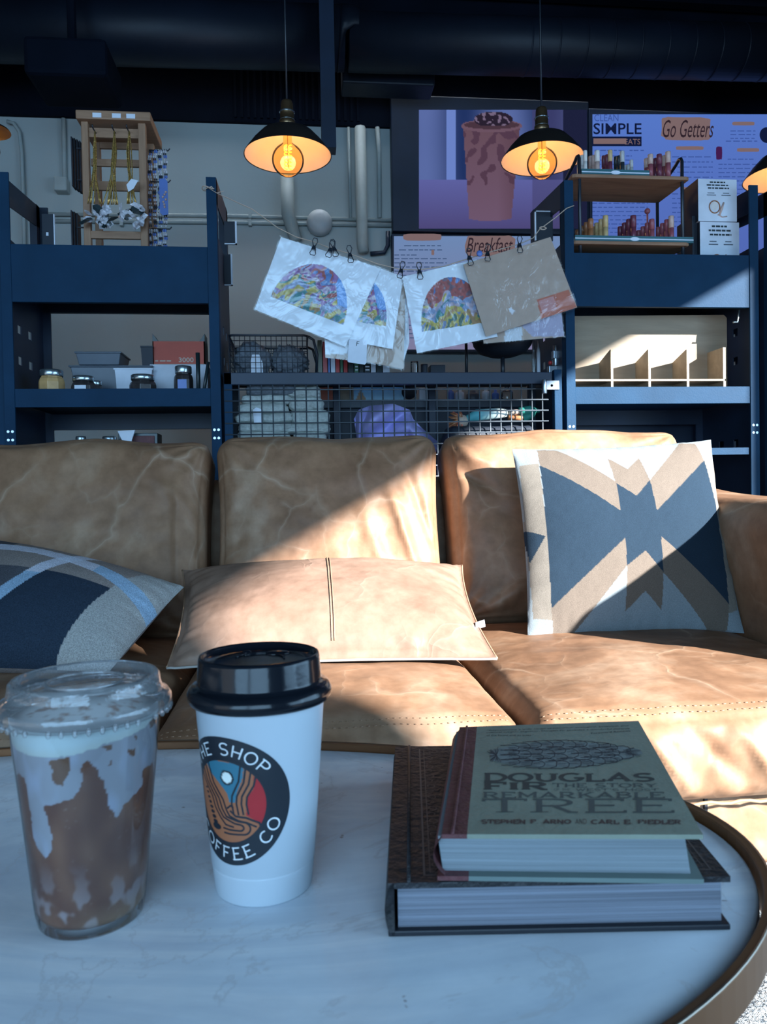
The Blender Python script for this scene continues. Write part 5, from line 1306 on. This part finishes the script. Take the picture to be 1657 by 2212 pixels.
# chalk signs clipped to the left unit's outer post
for (a_,b_,c_,d,lab) in ((484,512,478,528,'upper small black sign with a pale edge on the right side of the left unit'),(482,503,549,617,'lower small black sign with a pale edge on the right side of the left unit')):
    a=oy(a_,c_,2.92); b=oy(b_,d,2.92); mb=MB(); mb.box(a.x,b.x-.006,2.92,2.926,b.z+.004,a.z,'card_black'); mb.box(b.x-.006,b.x,2.919,2.927,b.z,a.z+.001,'card_white'); mb.box(a.x,b.x,2.919,2.927,b.z,b.z+.004,'card_white'); mb.build('small_sign',label=lab,cat='sign')
a=oy(90,462,2.85); b=oy(119,531,2.85); mb=MB(); mb.box(a.x,b.x-.003,2.85,2.857,b.z,a.z,'card_black'); mb.box(b.x-.003,b.x,2.849,2.858,b.z,a.z,'card_white'); mb.box((a.x+b.x)/2-.008,(a.x+b.x)/2,2.849,2.85,b.z+.035,b.z+.047,'card_white'); mb.build('small_sign',label='small black sign inside the top left corner of the left unit',cat='sign')
a=oy(1155,455,2.85); b=oy(1195,520,2.85); mb=MB(); mb.box(a.x+.004,b.x,2.851,2.857,b.z,a.z,'card_black'); mb.box(a.x,a.x+.005,2.849,2.858,b.z,a.z,'card_white'); mb.box(a.x,b.x,2.849,2.858,a.z-.004,a.z,'card_white'); mb.build('small_sign',label='black sign with a pale edge at the left side of the right unit',cat='sign')
# ---------------------------------------------------------------- jars and trays on the left middle shelf
S1=1.0665
def jar(px0,px1,pt,y,body,lab,lidm='lid_silver',label_m=None,z0=S1,hexa=True):
    a=oy(px0,pt,y); b=oy(px1,pt,y); r=(b.x-a.x)/2; h=a.z-z0; c_=V(((a.x+b.x)/2,y+r,z0)); t=thing('storage_jar',c_,lab,'jar','lidded jars on the left shelving unit')
    mb=MB(); mb.lathe([(0,0),(r*.92,0),(r,h*.08),(r,h*.60),(r*.93,h*.70),(r*.80,h*.76),(r*.80,h*.8),(0,h*.8)],body,c_,8 if hexa else 28,smooth=not hexa); mb.build('jar_body',t,bevel=.002)
    mb=MB(); mb.lathe([(0,h),(r*.80,h),(r*.86,h*.97),(r*.86,h*.80),(r*.84,h*.79)],lidm,c_,32); mb.build('lid',t)
    if label_m: mb=MB(); mb.box(c_.x-r*.45,c_.x+r*.45,c_.y-r*1.03,c_.y-r*.98,z0+h*.12,z0+h*.58,label_m); mb.build('label',t)
jar(72,131,795,2.76,'honey','amber honey jar at the left end of the left middle shelf')
jar(145,200,809,2.76,'jar_dark','dark jar with a white label second from the left on the middle shelf',label_m='card_white')
jar(186,218,821,2.80,'jar_dark','shorter dark jar half hidden behind the white-labelled jar')
jar(272,332,806,2.76,'jar_dark','wide dark jar below the orange box on the middle shelf')
jar(371,414,788,2.76,'jar_dark','tall dark jar with a big blue label near the right post','lid_silver','jar_blue')
for (px,py,top,lab) in ((432,800,762,'thin dark rod standing behind the blue-labelled jar'),):
    a=oy(427,top,2.78); mb=MB(); mb.tube([(a.x,2.78,S1),(a.x,2.78,a.z)],.0075,'spine_dark',8); mb.tube([(a.x+.012,2.79,S1),(a.x+.035,2.79,a.z-.03)],.006,'spine_dark',8); mb.build('dark_rods',label=lab,cat='rod')
def tray(px0,px1,pt,pb,y,lab,mt='tray_grey',dp=.16,z0=S1,tp=.85):
    a=oy(px0,pt,y); b=oy(px1,pt,y); zb=oy(px0,pb,y).z; xc=(a.x+b.x)/2; w=(b.x-a.x)/2; mb=MB()
    zb=max(z0,zb)
    mb.hexa([V((xc-w*tp,y+.012,zb)),V((xc+w*tp,y+.012,zb)),V((xc+w*tp,y+dp-.012,zb)),V((xc-w*tp,y+dp-.012,zb))],[V((xc-w*.95,y+.003,a.z-.006)),V((xc+w*.95,y+.003,a.z-.006)),V((xc+w*.95,y+dp-.003,a.z-.006)),V((xc-w*.95,y+dp-.003,a.z-.006))],mt)
    mb.box(a.x,b.x,y,y+dp,a.z-.006,a.z,mt); return mb,xc
mb,_=tray(147,330,789,850,2.93,''); mb.build('storage_tray',label='wide grey lidded tub behind the jars on the left middle shelf',cat='tray',bevel=.002)
mb,_=tray(160,262,759,787,2.95,'',z0=0); mb.build('storage_tray',label='smaller grey tray stacked on the wide tub',cat='tray',bevel=.002)
mb,_=tray(245,330,795,850,2.915,'','card_white',dp=.012); mb.build('white_carton',label='white carton front leaning against the wide tub',cat='carton')
a=oy(329,737,2.96); b=oy(443,786,2.96); t=thing('cardboard_box',((a.x+b.x)/2,3.0,b.z),'open orange-red cardboard box with printed digits on the left middle shelf','box')
mb=MB(); mb.box(a.x,b.x,2.96,2.964,b.z,a.z,'red_card'); mb.box(a.x,a.x+.004,2.96,3.06,b.z,a.z,'kraft'); mb.box(b.x-.004,b.x,2.96,3.06,b.z,a.z,'kraft'); mb.box(a.x,b.x,3.056,3.06,b.z,a.z,'kraft'); mb.box(a.x,b.x,2.96,3.06,b.z-.003,b.z,'kraft')
font_text(mb,'3000',lambda x,y:V((a.x+.095+x,2.9595,b.z+.006+y)),'kraft_label',.055,.018,bold=.02); bars(mb,[(335,372,781)],2.9595,'kraft_label',3); mb.build('box_body',t)
mb=MB(); mb.prism([(a.x,a.z),(a.x+.02,a.z),(a.x,a.z+.03)],'y',2.964,3.05,'spine_dark'); mb.prism([(b.x,a.z),(b.x-.02,a.z),(b.x,a.z+.03)],'y',2.964,3.05,'spine_dark'); mb.build('flaps',t)
mb=MB(); mb.box(a.x-.01,b.x+.01,2.95,3.07,S1,b.z-.0032,'card_white'); mb.build('white_box',label='white box under the orange-red cardboard box',cat='box',bevel=.002)
mb,_=tray(303,330,747,790,2.94,'','card_black',dp=.1); mb.build('dark_pot',label='dark square pot just left of the orange-red box',cat='pot')
# lower left shelf
jar(158,184,942,2.78,'jar_dark','jar on the lowest left shelf, left one peeping over the sofa',z0=.8005,hexa=False)
jar(214,250,942,2.78,'jar_dark','jar on the lowest left shelf, right one peeping over the sofa',z0=.8005,hexa=False)
a=oy(254,931,2.82); b=oy(292,950,2.82); mb=MB(); mb.prism([(a.x,a.z),(b.x,a.z+.003),(b.x-.012,b.z),(a.x+.03,.8005),(a.x+.014,b.z)],'y',2.82,2.83,'card_white'); mb.build('torn_card',label='torn white card on the lowest left shelf above the sofa back',cat='card')
a=oy(255,936,2.86); b=oy(340,936,2.86); mb=MB(); mb.box(a.x,b.x,2.86,2.95,.8005,a.z,'spine_dark'); mb.box(a.x+.01,b.x-.01,2.855,2.86,.81,a.z-.01,'maroon'); mb.build('dark_box',label='dark reddish box behind the torn card',cat='box',bevel=.002)
# ---------------------------------------------------------------- acacia rack with lip balms (right unit)
RY=2.735; RD=.20; S2=1.5005
t=thing('two_tier_rack',(oy(1360,500,RY).x,RY+RD/2,S2),'two-tier acacia and black wire rack of lip balms topping the right shelving unit','rack')
fl=oy(1251,333,RY); fr_=oy(1473,333,RY)
for x_ in (fl.x,fr_.x):
    mb=MB(); mb.tube([V((x_,RY,S2+.003)),V((x_,RY,fl.z-.015)),V((x_,RY+.008,fl.z-.003)),V((x_,RY+.022,fl.z)),V((x_,RY+.05,fl.z-.012)),V((x_,RY+RD,fl.z-.05)),V((x_,RY+RD,S2+.003))],.0062,'black_wire',10); mb.build('wire_frame',t)
for nm_,pya,pyb in (('upper_shelf',379,388),('lower_shelf',522,531)):
    z_=oy(1360,pya,RY-.012).z; a=oy(1236,pya,RY-.015).x; b=oy(1489,pya,RY-.015).x; mb=MB()
    mb.prism([(a,RY-.012),(a+.012,RY-.018),(b-.012,RY-.018),(b,RY-.012),(b-.01,RY+RD+.01),(a+.01,RY+RD+.01)],'z',z_-.013,z_,'acacia'); mb.build(nm_,t,bevel=.003)
    if nm_=='upper_shelf': ZU=z_
    else: ZL=z_
def balm_tray(px0,px1,z,lab):
    a=oy(px0,370,RY-.005).x; b=oy(px1,370,RY-.005).x; mb=MB(); mb.box(a,b,RY-.008,RY-.002,z+.0005,z+.022,'teal_print'); mb.box(a,b,RY-.0085,RY-.008,z+.009,z+.013,'card_white'); xm=(a+b)/2
    mb.add([V((xm+.018*math.cos(k*PI/10),RY-.0088,z+.011+.007*math.sin(k*PI/10))) for k in range(20)],[tuple(range(20))],'card_white')
    mb.box(a,b,RY-.002,RY+.12,z+.0005,z+.004,'teal_print'); return mb.build('balm_tray',label=lab,cat='tray')
balm_tray(1256,1402,ZU,'teal card tray with a white stripe on the upper tier of the acacia rack')
balm_tray(1240,1496,ZL,'long teal card tray on the lower tier of the acacia rack')
def tube_(px,pw,pt,z0,y,mt,cap,lab,grp):
    a=oy(px,pt,y); r=pw/2/F*y*.95; h=a.z-z0; t=thing('lip_balm',V((a.x,y,z0)),lab,'lip balm',grp)
    mb=MB(); mb.lathe([(0,0),(r,0),(r,h*.56),(0,h*.57)],mt,(a.x,y,z0),16); mb.build('tube_body',t)
    mb=MB(); mb.lathe([(0,h*.56),(r*1.04,h*.57),(r*1.04,h*.97),(r*.95,h),(0,h)],cap,(a.x,y,z0),16); mb.build('cap',t)
UP_=((1264,9,326,'tube_white','tube_white','white'),(1290,11,326,'tube_pink','tube_white','pink and white'),(1318,10,325,'tube_wine','tube_gold','gold-capped dark'),(1344,10,327,'tube_black','tube_silver','black and silver'),(1364,8,346,'tube_silver','tube_silver','short silver'))
for (px,pw,pt,m1,m2,nm_) in UP_:
    for k in range(3): tube_(px-7*k,pw-.5*k,pt+(8 if k else 0)+2*k,ZU+.0045,RY+.012+.026*k,m1,m2 if k==0 else m1,'%s lip balm in the upper tray%s'%(nm_,('',', second in its file',', third in its file')[k]),'lip balms in the upper tray')
for (px,pw,pt,m1,m2,nm_) in ((1405,12,334,'tube_rose','tube_pink','rose'),(1424,12,334,'tube_wine','tube_wine','dark wine'),(1443,12,328,'tube_rose','tube_pink','pale-labelled rose')):
    for k in range(2): tube_(px-8*k,pw,pt+9*k,ZU+.0006,RY+.0+.028*k,m1,m2,'%s lip balm standing free on the upper tier%s'%(nm_,('',', the one behind')[k]),'free-standing lip balms on the upper tier')
mb=MB(); c_=oy(1424,345,RY+.06); mb.lathe([(0,0),(.02,0),(.02,.045),(.006,.062),(0,.066)],'jar_blue',(c_.x,RY+.075,ZU+.0006),16); mb.build('small_bottle',label='small blue bottle behind the free-standing lip balms',cat='bottle')
for (px,pw,pt,m1,m2,nm_) in ((1276,12,473,'tube_amber','tube_amber','brown'),(1308,12,466,'tube_gold','tube_gold','gold'),(1368,13,466,'tube_wine','tube_wine','maroon'),(1408,12,474,'tube_rose','tube_rose','red'),(1450,12,467,'tube_rose','tube_pink','rose pink')):
    for k in range(4): tube_(px-9.5*k,pw-.6*k,pt+8*k,ZL+.0045,RY+.014+.026*k,m1,m2 if k==0 else m1,'%s lip balm in the lower tray%s'%(nm_,('',', second in its file',', third in its file',', last in its file')[k]),'lip balms in the lower tray')
mb=MB(); a=oy(1407,465,RY+.10); b=oy(1406,450,RY+.1); mb.tube([V((a.x,RY+.13,ZL+.0006)),V((b.x,RY+.13,b.z-.01))],.0035,'tube_rose',6); mb.ball(V((b.x,RY+.13,b.z)),.011,'tube_rose'); mb.build('display_pin',label='pink ball-topped pin rising behind the red lip balms',cat='pin')
# gift boxes
def gift(pa,pb,pc,pd,z0,lab,y=2.76):
    a=oy(pa,pc,y); b=oy(pb,pd,y); t=thing('gift_box',((a.x+b.x)/2,y+.05,z0),lab,'box'); mb=MB()
    mb.box(a.x,b.x,y,y+.13,z0,a.z,'card_white'); mb.box(a.x-.001,a.x-.0002,y-.0005,y+.131,z0,a.z+.0005,'card_black'); bx=mb.build('carton',t)
    mb=MB(); w=b.x-a.x; h=a.z-z0; yy=y-.0006
    def P(u,v): return V((a.x+w*u,yy,a.z-h*v)) if True else None
    for (u0,u1,v) in ((.30,.70,.09),(.22,.80,.16),(.25,.80,.23)):
        u=u0
        while u<u1: 
            w_=min(u1-u,random.uniform(.05,.13)); mb.add([P(u,v),P(u+w_,v),P(u+w_,v-.032),P(u,v-.032)],[(0,1,2,3)],'spine_dark'); u+=w_+.02
    for (u0,u1,v) in ((.24,.42,.34),(.22,.46,.39),(.64,.80,.34),(.60,.84,.39)):
        mb.add([P(u0,v),P(u1,v),P(u1,v-.018),P(u0,v-.018)],[(0,1,2,3)],'tray_grey')
    mb.tube([V((a.x+w*.42+w*.135*math.cos(k*PI/12),yy-.0005,a.z-h*.66+w*.15*math.sin(k*PI/12))) for k in range(24)],.0022,'tube_amber',6,closed=True)
    mb.add([V((a.x+w*.42+w*.10*math.cos(k*PI/8),yy-.0003,a.z-h*.64+w*.11*math.sin(k*PI/8))) for k in range(16)],[tuple(range(16))],'tube_white')
    mb.tube([P(.55,.85),P(.60,.70),P(.66,.55)],[.003,.005,.003],'tube_pink',6); mb.tube([P(.50,.84),P(.62,.90),P(.74,.88)],.0022,'tube_pink',6)
    mb.build('printed_label',t)
    return a.z
zz=oy(1510,478,2.76).z; gift(1512,1597,479,545,S2,'lower white gift box with a ring picture, half hidden by the right unit panel'); gift(1508,1592,386,478,zz+.0012,'upper white gift box with a ring picture, stacked on the other one')
mb=MB(); a=oy(1490,400,2.80); mb.box(a.x-.002,oy(1506,400,2.8).x-.004,2.78,2.9,S2,oy(1500,470,2.8).z,'card_black'); mb.build('dark_box',label='dark box squeezed between the rack and the gift boxes',cat='box',bevel=.002)
# ---------------------------------------------------------------- plywood organiser
OY=2.73; z0=1.0665+.0
t=thing('desk_organiser',(oy(1400,830,OY).x,OY+.1,z0),'pale plywood organiser with upright dividers in the sun on the right middle shelf','organiser')
OB=OY+.112
a=oy(1233,683,OB); b=oy(1570,680,OB); zf=oy(1300,826,OY).z
mb=MB(); mb.prism([(a.x-.01,z0),(a.x-.01,a.z),(b.x-.012,b.z),(b.x,b.z-.012),(b.x,z0)],'y',OB,OB+.012,'ply'); mb.build('back_panel',t)
shz=zf+.004
mb=MB(); mb.box(oy(1236,826,OY).x-.004,oy(1566,826,OY).x,OY,OB,shz,shz+.008,'ply'); mb.build('shelf_board',t,bevel=.001)
for i,px in enumerate((1237,1322,1403,1486,1565)):
    x_=oy(px,800,OY).x; ztp=oy(px,755,OY).z
    mb=MB(); mb.prism([(OY,shz+.008),(OY,ztp),(OY+.006,ztp+.001),(OB,ztp-.030),(OB,shz+.008)],'x',x_-.004,x_+.005,'ply') if i<4 else mb.box(x_-.005,x_+.005,OY,OB,shz+.008,ztp+.008,'ply'); mb.build('divider',t)
    mb=MB(); mb.box(x_-.004,x_+.005,OY,OB,z0,shz,'ply'); mb.build('foot',t)
# ---------------------------------------------------------------- twine, clips and prints
PY=2.655
tp=[(1,),]
TW=[oy(442,408,FY-.012),oy(457,403,FY-.012),oy(470,418,FY+.03),oy(545,452,2.70),oy(600,492,2.69),oy(640,512,PY+.01),oy(676,522,PY),oy(714,536,PY),oy(756,548,PY),oy(815,570,PY),oy(866,582,PY),oy(905,583,PY),oy(960,575,PY),oy(1014,558,PY),oy(1052,546,PY),oy(1120,528,PY),oy(1152,514,PY+.01),oy(1165,496,2.67),oy(1200,470,2.68),oy(1224,450,FY-.012),oy(1240,444,FY-.012)]
t=thing('twine_line',TW[8],'sagging twine line strung between the two shelving units','twine')
mb=MB(); mb.tube(TW,.0017,'kraft_label',6); mb.build('line',t)
mb=MB(); c_=oy(1166,494,2.665); mb.tube([c_+V((.012*math.cos(a)+.012,0,.006*math.sin(a)+.004*a/6)) for a in [i*.4 for i in range(16)]],.002,'kraft_label',6); q=oy(449,405,FY-.01); mb.tube([q+V((.020*math.cos(a),.014*math.sin(a)+.008,.004*math.sin(a*2))) for a in [i*.5 for i in range(14)]],.002,'kraft_label',6); mb.tube([q,q+V((.03,-.005,-.02)),q+V((.055,-.004,-.012))],.0012,'kraft_label',5); mb.build('knot',t)
def shades(c,k): return tuple(x*k for x in c[:3])+(1,)
PAL=[L(.30,.13,.35),L(.42,.10,.09),L(.10,.22,.50),L(.05,.24,.25),L(.55,.45,.10),L(.42,.25,.10),L(.25,.33,.52),L(.50,.42,.50),L(.08,.16,.12),L(.20,.12,.16)]
def paint(x,y,seed,bands):
    # x -1..1 along the foot of the arch, y 0..1 up
    w=.35*noise.noise(V((x*1.7+seed,y*1.5,seed)))
    f=(1-y)+w+.12*noise.noise(V((x*6,y*6,seed)))
    for lim,cs in bands:
        if f<lim:
            k=noise.noise(V((x*5+seed*2,y*7-x*4,lim*7)))
            c=cs[0] if k<-.12 else (cs[1] if k<.18 else cs[2]); break
    else: c=bands[-1][1][0]
    return shades(c,.85+.4*noise.noise(V((x*14,y*14,seed))))
BD=[(.22,(PAL[0],PAL[1],PAL[2])),(.42,(PAL[0],PAL[7],PAL[0])),(.58,(PAL[4],PAL[3],PAL[1])),(.78,(PAL[6],PAL[0],PAL[4])),(.95,(PAL[3],PAL[5],PAL[4])),(1.6,(PAL[4],PAL[6],PAL[3]))]
BD2=[(.15,(PAL[2],PAL[1],PAL[1])),(.40,(PAL[1],PAL[1],PAL[9])),(.55,(PAL[6],PAL[7],PAL[4])),(.75,(PAL[7],PAL[6],PAL[3])),(.9,(PAL[4],PAL[4],PAL[5])),(1.6,(PAL[6],PAL[4],PAL[8]))]
PW=L(.76,.82,.88)
def archcol(cx,cy,sl,a,b_,seed,bands,right=True,y0s=1):
    ca,sa=math.cos(sl),math.sin(sl)
    def f(x,y):
        u=((x-cx)*ca+(y-cy)*sa)/a; v=-(-(x-cx)*sa+(y-cy)*ca)/b_
        if v>=0 and u*u+v*v<1:
            if u>.45 and v>.35 and seed<5: return lerpc(L(.10,.28,.66),L(.2,.4,.75),noise.noise(V((u*5,v*5,0)))+.4) if u*.9+v*.5>.78 else paint(u,v,seed,bands)
            return paint(u,v,seed,bands)
        return None
    return f
def card(nm,lab,Q,y,colf,thick=.0016,nu=90,nv=90,wave=.0025,seed=1,sleeve=True,back='card_white',grp='prints clipped to the twine'):
    """Q: TL TR BR BL pixels"""
    def px(u,v): 
        x=(Q[0][0]*(1-u)+Q[1][0]*u)*(1-v)+(Q[3][0]*(1-u)+Q[2][0]*u)*v; yv=(Q[0][1]*(1-u)+Q[1][1]*u)*(1-v)+(Q[3][1]*(1-u)+Q[2][1]*u)*v; return x,yv
    def P(u,v,e=0):
        x,yv=px(u,v); return oy(x,yv,y+wave*math.sin(v*2.2+seed)+wave*.6*math.sin(u*3+seed)+.010*v)+V((0,e,0))
    t=thing(nm,P(.5,0),lab,'print',grp)
    mb=MB(); mb.grid(P,nu,nv,'vpaint',lambda u,v:colf(*px(u,v))); mb.grid(lambda u,v:P(u,v,thick),12,12,'vpaint',lambda u,v:PW if back=='card_white' else L(.42,.315,.245)); mb.build('sheet',t,fixn=False)
    if sleeve:
        mb=MB(); mb.grid(lambda u,v:P(-.012+1.024*u,-.012+1.03*v,-.0022-.0016*fbm(V((u*3+seed,v*3,seed)))-.0012*ridge(V((u*2+v*2+seed,v*1.5-u*2,seed)))),60,60,'sleeve'); mb.build('plastic_sleeve',t,fixn=False)
    return t
A1=archcol(663,671,.375,84,103,1.7,BD)
card('art_print','large white art print with a painted canyon arch, leftmost on the twine',[(607,512),(822,580),(746,749),(550,668)],PY-.012,lambda x,y:A1(x,y) or PW,seed=1,nu=150,nv=120)
A2=archcol(764,693,.17,70,98,2.9,BD)
card('art_print','white art print whose arch is half hidden by the leftmost print',[(770,562),(871,597),(848,754),(740,733)],PY-.002,lambda x,y:A2(x,y) or PW,seed=2)
A3=archcol(984,706,-.145,73,108,6.3,BD2)
card('art_print','white art print with a red and yellow arch in the middle of the twine',[(869,598),(1030,560),(1075,727),(901,763)],PY-.006,lambda x,y:A3(x,y) or PW,seed=3,nu=140,nv=120)
KR=L(.42,.315,.245)
def k4(x,y):
    if x>1160 and inpoly(x,y,[(1160,648),(1228,625),(1246,664),(1170,692)]): return L(.46,.13,.075) if not inpoly(x,y,[(1164,650),(1195,640),(1204,668),(1172,678)]) else L(.52,.24,.22)
    if inpoly(x,y,[(1098,668),(1104,664),(1112,672),(1106,679)]): return L(.7,.72,.76)
    return KR
card('kraft_backed_print','brown kraft-backed print with an orange corner label at the right end of the twine',[(1001,571),(1189,512),(1247,664),(1050,727)],PY-.020,k4,seed=4,back='kraft')
card('kraft_backed_print','lavender-toned print peeping out below the brown kraft-backed print',[(1030,600),(1205,610),(1219,727),(1045,742)],PY+.006,lambda x,y: L(.38,.36,.48) if inpoly(x,y,[(1130,690),(1219,640),(1219,727),(1150,727),(1128,705)]) else (L(.60,.64,.68) if x<1128 and y>705 and x>1090 else KR),seed=5,back='kraft',nu=60,nv=60)
card('kraft_backed_print','brown kraft sheet with glossy sleeve hanging behind the half-hidden print',[(772,620),(876,610),(872,797),(756,775)],PY+.010,lambda x,y: KR if y>741 or x>800 else PW,seed=6,back='kraft',nu=60,nv=60)
card('art_print','thin pale print edge showing right of the half-hidden print',[(845,600),(880,606),(884,740),(866,800)],PY+.020,lambda x,y: L(.28,.22,.20) if (x-862)<(y-640)*.05 and y>640 else PW,seed=7,nu=30,nv=30)
card('art_print','pale lower print corner hanging behind the leftmost print',[(700,690),(760,690),(756,778),(703,772)],PY+.018,lambda x,y: PW if y<765 else KR,seed=8,nu=30,nv=30)
mb=MB(); a=oy(750,735,PY+.004); b=oy(794,784,PY+.004); mb.prism([(a.x,b.z+.006),(a.x+.004,b.z+.002),(b.x-.01,b.z-.006),(b.x-.004,b.z),(b.x,a.z),(a.x+.006,a.z+.004)],'y',PY+.003,PY+.0045,'card_white')
font_text(mb,'F',lambda x,y:V((a.x+.030+x,PY+.0028,a.z-.020+y)),'ink',.012,.016,shear=.2); mb.build('swing_tag',label='small white tag with a dark letter below the half-hidden print',cat='tag')
CL=((678,540,12),(713,545,18),(722,543,-12),(756,556,-6),(866,590,14),(906,592,-4),(1014,562,-8),(1053,553,4),(1122,535,0))
CLB=('first wire clip on the large left print','left clip of the close pair on the large left print','right clip of the close pair on the large left print','wire clip at the top right of the large left print','wire clip holding the half-hidden print','wire clip on the left of the red and yellow arch print','wire clip at the corner where the arch print meets the kraft one','wire clip with a teal bead near the left top of the kraft-backed print','wire clip on the right of the kraft-backed print')
for (px,py,an),lab in zip(CL,CLB):
    y_=PY-.028; c_=oy(px,py-4,y_); Rm=Matrix.Rotation(math.radians(an),3,'Y'); t=thing('binder_clip',c_,lab,'clip','wire binder clips on the twine')
    T=lambda x,z,dy=0: c_+Rm@V((x,dy,z))
    mb=MB(); mb.add([T(-.008,-.004,-.005),T(.008,-.004,-.005),T(.0045,.009,-.002),T(-.0045,.009,-.002),T(-.008,-.004,.008),T(.008,-.004,.008),T(.0045,.009,.004),T(-.0045,.009,.004)],[(0,1,2,3),(4,5,6,7),(0,1,5,4),(2,3,7,6),(0,3,7,4),(1,2,6,5)],'black_wire'); mb.build('clamp',t)
    mb=MB(); mb.tube([T(-.003,.006,-.003),T(-.009,.022,-.006),T(-.005,.032,-.006),T(.005,.032,-.006),T(.009,.022,-.006),T(.003,.006,-.003)],.0017,'black_wire',6); mb.tube([T(-.003,.0,-.006),T(-.010,-.020,-.008),T(-.007,-.026,-.008),T(.007,-.026,-.008),T(.010,-.020,-.008),T(.003,.0,-.006)],.0015,'black_wire',6)
    if 'teal' in lab: mb.ball(T(-.028,.0,0),.011,'jar_blue',10,8,(1,.5,1))
    mb.build('wire_handles',t)
